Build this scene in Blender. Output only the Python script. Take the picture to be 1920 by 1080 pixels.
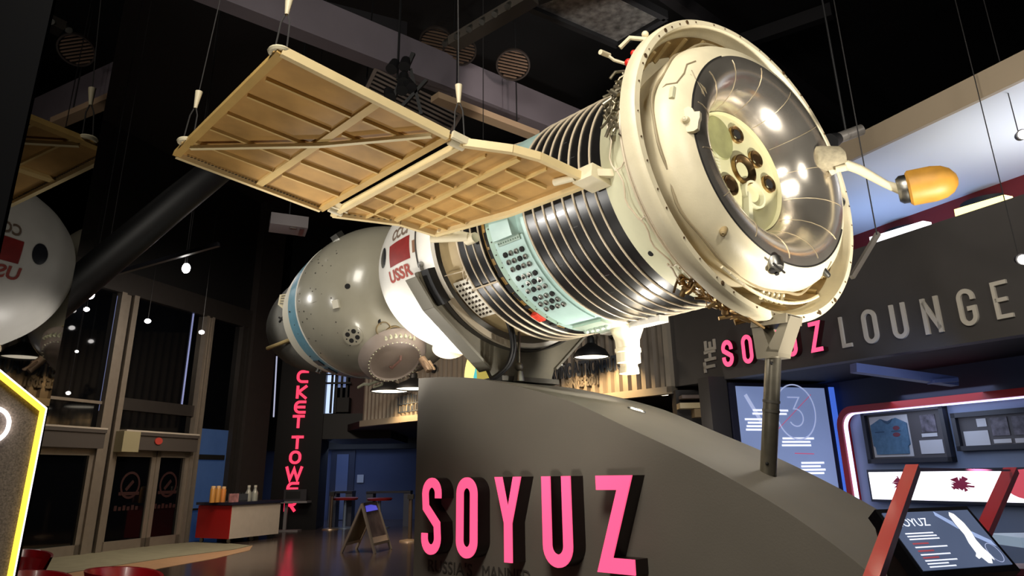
import bpy, bmesh, math, random
from math import sin, cos, pi, radians as rad, sqrt, atan2, hypot
from mathutils import Vector as V, Matrix
random.seed(4)
for o in list(bpy.data.objects): bpy.data.objects.remove(o)
S = bpy.context.scene; COL = S.collection

# ------------------------------------------------------------------ camera
F, PITCH, ROLL, PX, PY = 1404.0, rad(19.34), rad(-0.8), 960.0, 400.0
EYE = V((0, 0, 1.6))
_fw = V((0, cos(PITCH), sin(PITCH))); _r0 = V((1, 0, 0)); _u0 = V((0, -sin(PITCH), cos(PITCH)))
RT = _r0*cos(ROLL) + _u0*sin(ROLL); UP = -_r0*sin(ROLL) + _u0*cos(ROLL)
cd = bpy.data.cameras.new('camera'); cam = bpy.data.objects.new('camera', cd); COL.objects.link(cam)
cam.matrix_world = Matrix(((RT.x, UP.x, -_fw.x, EYE.x), (RT.y, UP.y, -_fw.y, EYE.y), (RT.z, UP.z, -_fw.z, EYE.z), (0, 0, 0, 1)))
cd.sensor_fit = 'HORIZONTAL'; cd.sensor_width = 36; cd.lens = F/1920*36
cd.shift_y = -(540-PY)/1920; cd.clip_start = .05; cd.clip_end = 200
S.camera = cam

# ------------------------------------------------------------------ world, exposure, main lights
w = bpy.data.worlds.new('world'); S.world = w; w.use_nodes = True
w.node_tree.nodes['Background'].inputs[0].default_value = (.55, .6, .8, 1)
w.node_tree.nodes['Background'].inputs[1].default_value = .006
S.view_settings.view_transform = 'Standard'; S.view_settings.look = 'None'
S.view_settings.exposure = 0; S.view_settings.gamma = 1; S.view_settings.use_curve_mapping = False

def light(name, kind, loc, power, col=(1, 1, 1), target=None, size=.2, angle=60, blend=.4):
    d = bpy.data.lights.new(name, kind); d.energy = power; d.color = col
    o = bpy.data.objects.new(name, d); COL.objects.link(o); o.location = loc
    if kind == 'SPOT': d.spot_size = rad(angle); d.spot_blend = blend; d.shadow_soft_size = size
    if kind == 'POINT': d.shadow_soft_size = size
    if kind == 'AREA': d.size = size
    if target is not None: o.rotation_euler = (V(target)-V(loc)).to_track_quat('-Z', 'Y').to_euler()
    return o
WARM = (1, .94, .83); NEUT = (1, .96, .9); COOL = (.75, .85, 1)
light('spot_front_engine', 'SPOT', (2.4, 1.0, 5.0), 330, WARM, (2.3, 6.0, 4.1), .15, 44)
light('spot_front_left', 'SPOT', (-1.6, .8, 3.9), 340, WARM, (1.7, 6.0, 4.1), .25, 44)
light('spot_below_engine', 'SPOT', (4.3, 4.3, .6), 1500, WARM, (2.9, 6.2, 3.2), .15, 46)
light('spot_left_radiator', 'SPOT', (-5.2, 5.7, 2.9), 620, NEUT, (.2, 6.5, 3.7), .14, 30)
light('spot_left_module', 'SPOT', (-6.2, 5.6, 3.05), 230, NEUT, (-2.2, 8.9, 3.7), .13, 44)
light('spot_far_module', 'SPOT', (-5.6, 9.6, 4.0), 110, NEUT, (-2.6, 9.4, 3.7), .13, 50)
light('spot_below_capsule', 'SPOT', (-2.5, 9.3, 1.1), 1300, NEUT, (-.6, 8.4, 3.5), .1, 32)
light('spot_under_panel', 'SPOT', (-2.2, 4.6, .3), 215, WARM, (-1.0, 6.8, 5.2), .3, 80)
light('spot_inner_panel', 'SPOT', (-2.7, 7.7, 1.0), 150, NEUT, (-.7, 6.9, 4.2), .1, 60)  # extra spot without a fixture, added to brighten the inner solar panel
light('spot_side_module', 'SPOT', (-1.4, 4.0, .7), 150, WARM, (.5, 7.2, 3.3), .3, 50)
light('ceiling_front', 'AREA', (-1.0, 1.2, 7.6), 430, WARM, (.3, 6.6, 1.6), 2.2)
light('plinth_top_fill', 'SPOT', (4.0, 8.1, 5.2), 330, WARM, (.7, 7.1, 1.9), .3, 46)  # unseen spot right of the craft, added to brighten the plinth's curved top
light('fascia_wash', 'SPOT', (5.4, 3.2, 5.2), 200, NEUT, (4.7, 10.0, 3.9), .3, 60)  # added spot with no fixture, lifts the fascia and its grey letters
light('corrugated_wash', 'SPOT', (2.6, 8.6, 6.8), 240, NEUT, (1.0, 15.5, 3.6), .3, 40)  # added spot with no fixture, lifts the right end of the corrugated wall

# ------------------------------------------------------------------ pixel helpers (a point of the place from its pixel and its depth)
def ray(u, v): return _fw + RT*((u-PX)/F) - UP*((v-PY)/F)
def atz(u, v, z): r = ray(u, v); return EYE + r*((z-EYE.z)/r.z)
def aty(u, v, y): r = ray(u, v); return EYE + r*(y/r.y)
def Z(x, y, z): return V((x, y, z))
class Plane:
    """upright plane; s runs to the right, z up, h towards the viewer"""
    def __init__(s, O, d):
        s.O = V((O[0], O[1], 0)); s.d = V((d[0], d[1], 0)).normalized(); s.n = V((s.d.y, -s.d.x, 0))
        if s.n.dot(EYE-s.O) < 0: s.n = -s.n
    def T(s, a, z, h=0): return s.O + s.d*a + V((0, 0, z)) + s.n*h
    def uv(s, u, v, h=0):
        r = ray(u, v); k = (s.O + s.n*h - EYE).dot(s.n)/r.dot(s.n); p = EYE + r*k
        return ((p-s.O).dot(s.d), p.z)
    def rect(s, pts, h=0):
        q = [s.uv(*p, h) for p in pts]; q.sort(); n = len(q)//2
        a0 = sum(x for x, _ in q[:n])/n; a1 = sum(x for x, _ in q[n:])/(len(q)-n); q.sort(key=lambda p: p[1])
        return a0, a1, sum(z for _, z in q[:n])/n, sum(z for _, z in q[n:])/(len(q)-n)
def vpdir(u, v=900):
    r = ray(u, v); return V((r.x, r.y, 0)).normalized()

# ------------------------------------------------------------------ materials
def C(r, g, b):
    f = lambda c: (c/255/12.92) if c/255 <= .04045 else ((c/255+.055)/1.055)**2.4
    return (f(r), f(g), f(b), 1)
MATS = {}
def mat(name, col, rough=.5, metal=0, var=0, scale=6, bump=0, emit=None, es=0, coat=0, spec=.5, trans=0, stretch=None, bscale=None):
    if name in MATS: return MATS[name]
    m = bpy.data.materials.new(name); m.use_nodes = True; MATS[name] = m
    N, L = m.node_tree.nodes, m.node_tree.links; b = N['Principled BSDF']
    b.inputs['Base Color'].default_value = col; b.inputs['Roughness'].default_value = rough
    b.inputs['Metallic'].default_value = metal; b.inputs['Specular IOR Level'].default_value = spec
    b.inputs['Coat Weight'].default_value = coat; b.inputs['Coat Roughness'].default_value = .08
    b.inputs['Transmission Weight'].default_value = trans
    if emit: b.inputs['Emission Color'].default_value = emit; b.inputs['Emission Strength'].default_value = es
    if var or bump:
        tc = N.new('ShaderNodeTexCoord'); mp = N.new('ShaderNodeMapping'); L.new(tc.outputs['Object'], mp.inputs[0])
        if stretch: mp.inputs['Scale'].default_value = stretch
        nz = N.new('ShaderNodeTexNoise'); nz.inputs['Scale'].default_value = scale; nz.inputs['Detail'].default_value = 5
        L.new(mp.outputs[0], nz.inputs['Vector'])
        if var:
            r = N.new('ShaderNodeValToRGB'); L.new(nz.outputs['Fac'], r.inputs[0])
            r.color_ramp.elements[0].position = .3; r.color_ramp.elements[1].position = .7
            r.color_ramp.elements[0].color = tuple(c*(1-var) for c in col[:3]) + (1,)
            r.color_ramp.elements[1].color = tuple(min(1, c*(1+var)) for c in col[:3]) + (1,)
            L.new(r.outputs[0], b.inputs['Base Color'])
        if bump:
            bp = N.new('ShaderNodeBump'); bp.inputs['Strength'].default_value = bump; bp.inputs['Distance'].default_value = .02
            n2 = nz
            if bscale:
                n2 = N.new('ShaderNodeTexNoise'); n2.inputs['Scale'].default_value = bscale; L.new(mp.outputs[0], n2.inputs['Vector'])
            L.new(n2.outputs['Fac'], bp.inputs['Height']); L.new(bp.outputs[0], b.inputs['Normal'])
    return m
def glow(name, col, strength): return mat(name, col, .5, emit=col, es=strength)

# ------------------------------------------------------------------ mesh building
WL = {}
def I(x, y, z): return V((x, y, z))
class MB:
    def __init__(s): s.v = []; s.f = []
    def add(s, vs, fs):
        k = len(s.v); s.v += [V(p) for p in vs]; s.f += [tuple(i+k for i in f) for f in fs]; return s
    def box(s, x0, x1, y0, y1, z0, z1, T=I):
        p = [T(x, y, z) for z in (z0, z1) for y in (y0, y1) for x in (x0, x1)]
        return s.add(p, [(0, 2, 3, 1), (4, 5, 7, 6), (0, 1, 5, 4), (2, 6, 7, 3), (0, 4, 6, 2), (1, 3, 7, 5)])
    def bar(s, a, b, w, h, up=V((0, 0, 1))):
        a, b = V(a), V(b); d = (b-a).normalized()
        if abs(d.dot(up)) > .95: up = V((1, 0, 0))
        x = d.cross(up).normalized()*(w/2); y = x.cross(d).normalized()*(h/2)
        p = [q + x*i + y*j for q in (a, b) for i, j in ((-1, -1), (1, -1), (1, 1), (-1, 1))]
        return s.add(p, [(0, 1, 2, 3), (7, 6, 5, 4), (0, 4, 5, 1), (1, 5, 6, 2), (2, 6, 7, 3), (3, 7, 4, 0)])
    def prism(s, poly, h0, h1, T=I):
        n = len(poly); p = [T(x, y, h0) for x, y in poly] + [T(x, y, h1) for x, y in poly]
        return s.add(p, [tuple(range(n))[::-1], tuple(range(n, 2*n))] + [(i, (i+1) % n, n+(i+1) % n, n+i) for i in range(n)])
    def tube(s, path, r, n=8, closed=False, cap=True):
        path = [V(p) for p in path]; m = len(path); rr = r if isinstance(r, (list, tuple)) else [r]*m
        ref = None; rings = []
        for i, p in enumerate(path):
            t = (path[(i+1) % m]-path[i-1]) if closed else (path[min(i+1, m-1)]-path[max(i-1, 0)])
            t.normalize()
            if ref is None: ref = t.orthogonal().normalized()
            ref = (ref - t*ref.dot(t)).normalized(); y = t.cross(ref)
            rings.append([p + (ref*cos(2*pi*k/n) + y*sin(2*pi*k/n))*rr[i] for k in range(n)])
        vs = [q for r_ in rings for q in r_]; fs = []
        for i in range(m if closed else m-1):
            j = (i+1) % m
            for k in range(n): fs.append((i*n+k, i*n+(k+1) % n, j*n+(k+1) % n, j*n+k))
        if not closed and cap: fs += [tuple(range(n))[::-1], tuple(range((m-1)*n, m*n))]
        return s.add(vs, fs)
    def lathe(s, prof, T, n=96, a0=0, a1=360, closed=False):
        full = abs(a1-a0) >= 360; c = n if full else n+1
        vs = []; fs = []
        for t, R in prof:
            for k in range(c):
                a = rad(a0 + (a1-a0)*k/n); vs.append(T(max(R, 1e-4)*cos(a), max(R, 1e-4)*sin(a), t))
        m = len(prof)
        for i in range(m if closed else m-1):
            j = (i+1) % m
            for k in range(n):
                l = (k+1) % c; fs.append((i*c+k, i*c+l, j*c+l, j*c+k))
        return s.add(vs, fs)
    def grid(s, nu, nv, fn):
        vs = [fn(i/nu, j/nv) for j in range(nv+1) for i in range(nu+1)]
        return s.add(vs, [(j*(nu+1)+i, j*(nu+1)+i+1, (j+1)*(nu+1)+i+1, (j+1)*(nu+1)+i) for j in range(nv) for i in range(nu)])
    def cyl(s, a, b, r, r2=None, n=24):
        return s.tube([a, b], [r, r if r2 is None else r2], n)
    def ball(s, c, r, n=16, sq=(1, 1, 1)):
        c = V(c); pr = [(-cos(pi*i/n)*r, sin(pi*i/n)*r) for i in range(n+1)]
        return s.lathe(pr, lambda x, y, t: c + V((x*sq[0], y*sq[1], t*sq[2])), n*2)
    def build(s, name, m, parent=None, smooth=40, base=None, kind=None):
        me = bpy.data.meshes.new(name)
        if parent is not None: o0 = WL[parent]
        elif base is not None: o0 = V(base)
        else:
            xs = [p.x for p in s.v]; ys = [p.y for p in s.v]; zs = [p.z for p in s.v]
            o0 = V(((min(xs)+max(xs))/2, (min(ys)+max(ys))/2, min(zs)))
        me.from_pydata([tuple(p-o0) for p in s.v], [], s.f)
        b = bmesh.new(); b.from_mesh(me); bmesh.ops.remove_doubles(b, verts=b.verts, dist=2e-4)
        bmesh.ops.recalc_face_normals(b, faces=b.faces); b.to_mesh(me); b.free()
        if smooth:
            me.shade_smooth(); me.set_sharp_from_angle(angle=rad(smooth))
        me.materials.append(m)
        o = bpy.data.objects.new(name, me); COL.objects.link(o)
        if parent is not None: o.parent = parent
        else: o.location = o0
        WL[o] = o0
        if kind: o['kind'] = kind
        return o
def thing(name, loc, label, cat, group=None, kind=None):
    o = bpy.data.objects.new(name, None); COL.objects.link(o); o.location = loc; o.empty_display_size = .1
    WL[o] = V(loc); tag(o, label, cat, group)
    if kind: o['kind'] = kind
    return o
def tag(o, label, cat, group=None):
    o['label'] = label; o['category'] = cat
    if group: o['group'] = group
    return o
def struct(o, label=None, cat=None):
    o['kind'] = 'structure'
    if label: o['label'] = label; o['category'] = cat
    return o
def dup(root, loc, label=None):
    r = root.copy(); COL.objects.link(r); r.location = loc; WL[r] = V(loc)
    if label: r['label'] = label
    for ch in list(root.children):
        c = ch.copy(); COL.objects.link(c); c.parent = r
        for g in list(ch.children):
            d = g.copy(); COL.objects.link(d); d.parent = c
    return r

# ------------------------------------------------------------------ lettering
def arc(cx, cy, rx, ry, a0, a1, n=10): return [(cx+rx*cos(rad(a0+(a1-a0)*i/n)), cy+ry*sin(rad(a0+(a1-a0)*i/n))) for i in range(n+1)]
def glyph(ch, w, h, t, R=None):
    """centre lines of a block letter inside w x h for a stroke of width t; list of (points, closed)"""
    x0, x1, y0, y1 = t/2, w-t/2, t/2, h-t/2; m = (x0+x1)/2; r = (x1-x0)/2 if R is None else R; c = h/2; q = min(r, .27*h)
    if ch == 'S':
        return [([(x1, y1-q-.06*h)] + arc(m, y1-q, r, q, 0, 180, 12) + [(x0+.04*w, c+.11*h), (x1-.04*w, c-.11*h)] + arc(m, y0+q, r, q, 0, -180, 12) + [(x0, y0+q+.06*h)], 0)]
    if ch in 'OD0': return [(arc(x1-r, y1-r, r, r, 0, 90, 8) + arc(x0+r, y1-r, r, r, 90, 180, 8) + arc(x0+r, y0+r, r, r, 180, 270, 8) + arc(x1-r, y0+r, r, r, 270, 360, 8), 1)]
    if ch == 'Y': return [([(x0, h), (m, h*.44), (m, 0)], 0), ([(x1, h), (m, h*.44), (m, h*.3)], 0)]
    if ch == 'U': return [([(x0, h)] + arc(m, y0+r, r, r, 180, 360, 14) + [(x1, h)], 0)]
    if ch == 'Z': return [([(0, y1), (x1, y1), (x0, y0), (w, y0)], 0)]
    if ch == 'L': return [([(x0, h), (x0, y0), (w, y0)], 0)]
    if ch == 'N': return [([(x0, 0), (x0, h)], 0), ([(x1, 0), (x1, h)], 0), ([(x0, h-t*.75), (x1, t*.75)], 0)]
    if ch == 'G': return [([(x1, y1-q-.06*h)] + arc(m, y1-q, r, q, 0, 180, 12) + arc(m, y0+q, r, q, 180, 360, 12) + [(x1, h*.46), (m, h*.46)], 0)]
    if ch == 'E': return [([(w, y1), (x0, y1), (x0, y0), (w, y0)], 0), ([(x0, c), (w*.85, c)], 0)]
    if ch == 'e': return [([(w, y1)] + arc(x0+r, y1-r, r, r, 90, 180, 8) + arc(x0+r, y0+r, r, r, 180, 270, 8) + [(w, y0)], 0), ([(x0, c), (w*.95, c)], 0)]
    if ch == 'c': return [([(w, y1)] + arc(x0+r, y1-r, r, r, 90, 180, 8) + arc(x0+r, y0+r, r, r, 180, 270, 8) + [(w, y0)], 0)]
    if ch == 'T': return [([(0, y1), (w, y1)], 0), ([(m, h), (m, 0)], 0)]
    if ch == 'H': return [([(x0, 0), (x0, h)], 0), ([(x1, 0), (x1, h)], 0), ([(x0, c), (x1, c)], 0)]
    if ch == 'K': return [([(x0, 0), (x0, h)], 0), ([(x1, h), (x0+t*.4, c), (x1, 0)], 0)]
    if ch == 'W': return [([(x0-t*.2, h), (w*.28, t*.3), (m, h*.8), (w*.72, t*.3), (x1+t*.2, h)], 0)]
    if ch == 'R': return [([(x0, 0), (x0, y1)] + arc(x1-r, y1-r, r, r, 90, -90, 10) + [(x0, y1-2*r)], 0), ([(m, y1-2*r), (x1, 0)], 0)]
    return []
def ribbon(mb, pts, closed, t, h0, h1, T):
    P = [V((p[0], p[1])) for p in pts]
    P = [p for i, p in enumerate(P) if i == 0 or (p-P[i-1]).length > 1e-5]
    if closed and (P[0]-P[-1]).length < 1e-5: P.pop()
    n = len(P); Lp = []; Rp = []
    for i in range(n):
        a = P[i-1] if (closed or i > 0) else None; b = P[(i+1) % n] if (closed or i < n-1) else None
        d1 = (P[i]-a).normalized() if a is not None else None; d2 = (b-P[i]).normalized() if b is not None else None
        if d1 is None: d1 = d2
        if d2 is None: d2 = d1
        n1 = V((-d1.y, d1.x)); n2 = V((-d2.y, d2.x)); m = (n1+n2)
        m = m.normalized() if m.length > 1e-6 else n1
        k = min(t/2/max(m.dot(n1), .35), t*1.3); Lp.append(P[i]+m*k); Rp.append(P[i]-m*k)
    vs = [T(p.x, p.y, h) for h in (h0, h1) for q_ in (Rp, Lp) for p in q_]; fs = []
    for i in range(n if closed else n-1):
        j = (i+1) % n
        fs += [(i, n+i, n+j, j), (2*n+i, 2*n+j, 3*n+j, 3*n+i), (i, j, 2*n+j, 2*n+i), (n+j, n+i, 3*n+i, 3*n+j)]
    if not closed: fs += [(0, 2*n, 3*n, n), (n-1, 2*n-1, 4*n-1, 3*n-1)]
    mb.add(vs, fs)
def draw(mb, ch, w, h, t, h0, h1, T, R=None):
    if ch == 'Y':
        m = w/2; a = t*.98; mb.prism([(0, h), (a, h), (m, h*.62), (w-a, h), (w, h), (m+t/2, h*.45), (m+t/2, 0), (m-t/2, 0), (m-t/2, h*.45)], h0, h1, T); return
    for pts, cl in glyph(ch, w, h, t, R): ribbon(mb, pts, cl, t, h0, h1, T)
_tc = {}
def text2d(s, h=1.0, xs=.8, depth=0, bold=0):
    """outline font text as a mesh in the xy plane, height of capitals h, starting at x=0"""
    c = bpy.data.curves.new('t', 'FONT'); c.body = s; c.size = h/.69; c.extrude = depth; c.offset = bold; c.resolution_u = 3
    o = bpy.data.objects.new('t', c); COL.objects.link(o); bpy.context.view_layer.update()
    me = o.evaluated_get(bpy.context.evaluated_depsgraph_get()).to_mesh()
    vs = [(p.co.x*xs, p.co.y, p.co.z) for p in me.vertices]; fs = [tuple(p.vertices) for p in me.polygons]
    o.evaluated_get(bpy.context.evaluated_depsgraph_get()).to_mesh_clear()
    bpy.data.objects.remove(o); bpy.data.curves.remove(c)
    return vs, fs
def text_on(mb, s, T, h, xs=.8, depth=.004, center=False, bold=0, fit=None):
    vs, fs = text2d(s, h, xs, depth, bold)
    x0 = min(v[0] for v in vs); x1 = max(v[0] for v in vs); k = 1 if not fit else fit/(x1-x0)
    off = (x0+x1)/2 if center else x0
    mb.add([T((x-off)*k, y, z) for x, y, z in vs], fs); return (x1-x0)*k

# ------------------------------------------------------------------ palette
M_cream = mat('aged_cream_paint', C(222, 211, 180), .42, var=.07, scale=5, bump=.06, bscale=60)
M_cream2 = mat('greenish_cream_paint', C(205, 203, 172), .4, var=.06, scale=4)
M_tan = mat('khaki_lining', C(150, 130, 92), .55, var=.25, scale=6)
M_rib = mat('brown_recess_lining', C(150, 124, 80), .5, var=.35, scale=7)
M_white = mat('white_capsule_paint', C(238, 234, 225), .4, var=.04, scale=5)
M_orb = mat('grey_green_module_paint', C(160, 155, 138), .26, var=.06, scale=3, coat=.25)
M_nose = mat('grey_nose_paint', C(124, 122, 114), .65, spec=.3, var=.12, scale=5)
M_blue = mat('light_blue_stripe_paint', C(112, 160, 178), .35, var=.1, scale=9)
M_black = mat('black_radiator_enamel', C(24, 23, 23), .3, var=.2, scale=10, coat=.25, stretch=(1, 1, 1))
M_pipe = mat('pale_coolant_pipe', C(205, 190, 165), .4)
M_mint = mat('mint_green_paint', C(168, 196, 190), .4, var=.06, scale=6)
M_chrome = mat('polished_steel', C(216, 208, 196), .21, .9, bump=.05, bscale=6, var=.1, scale=4)
M_brass = mat('bronze_nozzle', C(168, 138, 96), .28, 1, var=.1)
M_steel = mat('brushed_steel', C(150, 148, 142), .35, 1, var=.1, scale=20)
M_dsteel = mat('dull_dark_steel', C(84, 80, 72), .5, .3, var=.15, scale=8)
M_dark = mat('matt_black', C(14, 13, 14), .6)
M_hole = mat('dark_opening', C(16, 13, 11), .8)
M_red = mat('red_paint', C(190, 40, 40), .45, var=.08)
M_flag = mat('faded_red_flag_paint', C(150, 44, 40), .5, var=.15, scale=12)
M_gold = mat('gold_brown_cloth', C(178, 138, 78), .55, var=.28, scale=2.6, bump=.15, bscale=9)
M_frame = mat('cream_panel_frame', C(222, 200, 150), .5, var=.06, scale=5)
M_yellow = mat('ochre_radome', C(186, 134, 50), .5, var=.12, scale=8)
M_cloth = mat('quilted_beige_cover', C(160, 150, 125), .8, var=.2, scale=20, bump=.5)
M_wire = mat('grey_cable', C(44, 42, 42), .7)
M_plinth = mat('grey_plaster', C(118, 112, 102), .62, var=.05, scale=1.6, bump=.04, bscale=70)
M_olive = mat('olive_grey_steel', C(112, 106, 90), .5, var=.1, scale=8)
M_redglow = mat('glowing_pink_red_face', C(255, 90, 140), .5, emit=C(255, 84, 128), es=1.15)
M_redside = mat('dark_red_letter_side', C(52, 14, 16), .4)
M_wall = mat('charcoal_fascia', C(74, 70, 68), .6, var=.05, scale=2)
M_black2 = mat('black_paint', C(20, 20, 22), .55)
M_floor = mat('polished_dark_floor', C(74, 62, 56), .16, var=.12, scale=.6, spec=.5, bump=.02, bscale=3)

# ================================================================== the setting
fl = MB().box(-26, 16, -6, 52, -.1, 0).build('floor', M_floor, kind='structure')
ce = MB().box(-26, 16, -6, 52, 10.6, 10.8).build('ceiling', mat('black_ceiling', C(12, 12, 16), .8), kind='structure')
def flat(name, poly_px, m, z=.006):
    pts = [atz(u, v, 0) for u, v in poly_px]
    return MB().prism([(p.x, p.y) for p in pts], .0005, z).build(name, m, smooth=0)
struct(flat('trim_1', [(20, 1054), (60, 1050), (170, 1036), (310, 1021), (372, 1016), (430, 1019), (470, 1023), (440, 1030), (320, 1045), (180, 1066), (100, 1078), (40, 1076)], mat('grey_green_entrance_mat', C(140, 136, 112), .85, var=.1, scale=3)))
struct(flat('trim_2', [(100, 1080), (180, 1067), (320, 1046), (440, 1031), (474, 1023), (468, 1032), (400, 1048), (300, 1066), (210, 1086)], mat('tan_floor_band', C(186, 148, 112), .4, var=.08)))

# glass entrance front: runs away to the right
PF = Plane((-10.11, 19.64), (.302, .953))
M_alu = mat('grey_aluminium', C(150, 140, 128), .42, .5, var=.06)
M_alud = mat('dark_aluminium', C(58, 54, 52), .45, .4, var=.06)
M_glass = mat('night_dark_glass', C(7, 8, 11), .05, 0, spec=.45)
ztop = 7.0
ms = [(PF.uv(142, 1036)[0], PF.uv(180, 1036)[0]), (PF.uv(330, 1017)[0], PF.uv(346, 1016)[0])]
s1, s2 = ms[0]; s3, s4 = ms[1]
s5 = PF.uv(424, 860)[0]; s6 = PF.uv(440, 860)[0]; sL = s1-6.5
zt1 = PF.uv(240, 560)[1]; zt2 = PF.uv(450, 605)[1]; ztp = (zt1+zt2)/2
def mull(name, a, b, z1=ztp, m=M_alu):
    mb = MB()
    for k in range(3): mb.box(a+(b-a)*k*.36, a+(b-a)*(k*.36+.28), 0, z1, -.12+.05*(k != 1), .14-.07*(k == 1), PF.T)
    return mb.build(name, m, smooth=0, kind='structure')
mull('trim_3', s1, s2); mull('trim_4', s3, s4); mull('trim_5', s5, s6, m=M_alud)
MB().box(sL, s6, ztp-.02, ztp+.55, -.15, .12, PF.T).build('trim_6', M_alud, smooth=0, kind='structure')
zdoor = PF.uv(270, 845)[1]; zhead = PF.uv(270, 817)[1]; ztr = PF.uv(270, 765)[1]
MB().box(s2, s3, ztr-.1, ztr+.2, -.1, .06, PF.T).build('trim_7', M_alud, smooth=0, kind='structure')
MB().box(sL, s1, ztr-.02, ztr+.05, -.1, .06, PF.T).build('trim_8', M_alu, smooth=0, kind='structure')
for i, (a, b, c, d) in enumerate([(sL, s1, zhead, ztp), (s2, s3, zhead, ztp), (s4, s5, zhead+.3, ztp)]):
    MB().box(a, b, c, d, -.06, -.02, PF.T).build('window_%d' % (i+1), M_glass, smooth=0, kind='structure')
# led lines along the posts
for i, (u0, v0, u1, v1) in enumerate([(223, 555, 186, 770), (365, 580, 339, 770)]):
    a = PF.uv(u0, v0, 0); b = PF.uv(u1, v1, 0)
    tag(MB().bar(PF.T((a[0]+b[0])/2, min(a[1], ztp), -.004), PF.T((a[0]+b[0])/2, b[1], -.004), .035, .035).build('led_strip', glow('led_line', C(150, 160, 215), .42)),
        ['thin pale blue light strip on the left tall window post', 'thin pale blue light strip on the right tall window post'][i], 'light strip')
tag(MB().bar(aty(519, 668, 26.85), aty(513, 782, 26.85), .04, .04).build('led_strip', glow('led_line2', C(190, 195, 225), .7)), 'thin pale light strip beside the left edge of the black tower', 'light strip')
# sliding doors
M_red2 = mat('door_decal_red', C(48, 20, 20), .6)
def sliding_door(n, a, b, header, red):
    t = thing('door_%d' % n, PF.T((a+b)/2, 0), 'automatic glass door', 'door', kind='structure')
    del t['label']; del t['category']
    hd = MB().box(a, b, zdoor, zhead, -.1, .32, PF.T).box(a, b, zhead-.02, zhead+.06, -.1, .36, PF.T).build('header', mat('header_dark', C(78, 72, 68), .5), t, 0)
    MB().box(a, b, zhead+.06, zhead+.1, -.1, .37, PF.T).build('top_edge', mat('pale_edge', C(190, 180, 166), .4), hd, 0)
    if header:
        MB().box(a-.1, a+.45, zdoor-.06, zhead+.06, -.1, .4, PF.T).build('end_cap', mat('header_cap', C(160, 152, 120), .5), hd, 0)
        sg = MB(); c = PF.uv(298, 827, .35); sg.lathe([(0, .09), (.02, .09)], lambda x, y, h: PF.T(c[0]+x*1.5, c[1]+y, .33+h), 24).add([PF.T(c[0]+.135*cos(k*pi/12), c[1]+.09*sin(k*pi/12), .352) for k in range(24)], [tuple(range(24))])
        sg.build('exit_badge', mat('badge_red', C(190, 70, 60), .5), hd, 0)
    m = (a*.45+b*.55)
    for k, (x0, x1) in enumerate(((a, m), (m, b))):
        lf = MB()
        for q in ((x0, x0+.14, 0, zdoor), (x1-.14, x1, 0, zdoor), (x0, x1, 0, .22), (x0, x1, zdoor-.16, zdoor)): lf.box(*q, -.05, .05+.03*k, PF.T)
        lf = lf.build('leaf', M_alu, t, 0)
        MB().box(x0+.1, x1-.1, .15, zdoor-.1, -.01, .01, PF.T).build('glass', M_glass, lf, 0)
        if red:
            cx = (x0+x1)/2; cz = zdoor*.64; dc = MB()
            dc.lathe([(.012, .27), (.016, .27), (.016, .33), (.012, .33)], lambda x, y, h: PF.T(cx+x, cz+y, h+.01), 32)
            ribbon(dc, [(-.12, -.12), (.1, .1)], 0, .08, .012, .02, lambda x, y, h: PF.T(cx+x, cz+y, h))
            dc.box(-.34, .34, -.24, -.16, .012, .02, lambda x, y, h: PF.T(cx+x, cz+y, h))
            for q in range(6): dc.box(-.42+.14*q, -.33+.14*q, -.60, -.48 - .03*(q % 2), .012, .02, lambda x, y, h: PF.T(cx+x, cz+y, h))
            dc.build('decal', M_red2, lf, 0)
sliding_door(1, s2, s3, True, True)
sliding_door(2, sL+2.6, s1, False, False)
# blue lit side door and the dark pier
sb = PF.uv(418, 880)[0]
d3 = MB().box(s4, s5, .0, zhead+.3, -.1, -.02, PF.T).build('door_3', mat('blue_lit_door', C(60, 84, 122), .5, emit=C(30, 54, 96), es=.35, var=.1, scale=2), smooth=0, kind='structure')  # blue light from beyond the glass is put into the door's colour and glow
pb = MB().box(s4+.1, s5-.1, zdoor*.92, zdoor*.98, -.02, .02, PF.T).box(s4+.1, s5-.1, .55*zdoor*.62, .55*zdoor*.66, -.02, .05, PF.T).build('push_bar', M_dark, d3, 0)
s7 = PF.uv(486, 860)[0]
MB().box(s6, s7, 0, 10.6, -1.2, .25, PF.T).build('wall_left', mat('brown_black_wall', C(44, 38, 36), .7, var=.1), smooth=0, kind='structure')
MB().box(sL-14, sL, 0, 10.6, -1.2, .05, PF.T).build('wall_front', M_black2, smooth=0, kind='structure')
MB().box(sL, s6, ztp+.5, 10.6, -1.2, 0, PF.T).build('wall_above', M_black2, smooth=0, kind='structure')
# low lit kerb of the entrance
# far wall, its door and the dark band
YF = 33.0
PB = Plane((0, YF), (1, 0))
M_bluew = mat('dark_blue_wall', C(62, 74, 108), .6, var=.06, scale=1)
MB().box(-26, 16, 0, 10.6, 0, .1, lambda x, y, h: PB.T(x, y, -h)).build('wall_back', M_bluew, smooth=0, kind='structure')
a0, z0 = PB.uv(598, 846); MB().box(-26, 10, z0+.05, 10.6, .02, .4, PB.T).build('trim_9', M_black2, smooth=0, kind='structure')
da, db = PB.uv(631, 900)[0], PB.uv(653, 900)[0]; dz = PB.uv(640, 852)[1]
dd = MB().box(da-.25, db+.25, 0, dz+.15, .02, .1, PB.T).build('door_4', mat('navy_door_frame', C(40, 48, 74), .5), smooth=0, kind='structure')
MB().box(da, db, .02, dz, .1, .16, PB.T).build('leaf', mat('blue_door_leaf', C(92, 108, 150), .5), dd, 0)
q = PB.rect([(670, 890), (682, 890), (670, 905), (682, 905)])
tag(MB().box(*q, .02, .06, PB.T).build('notice', mat('paper_notice', C(190, 196, 210), .7), smooth=0), 'small white notice on the dark blue far wall', 'notice')
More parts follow.
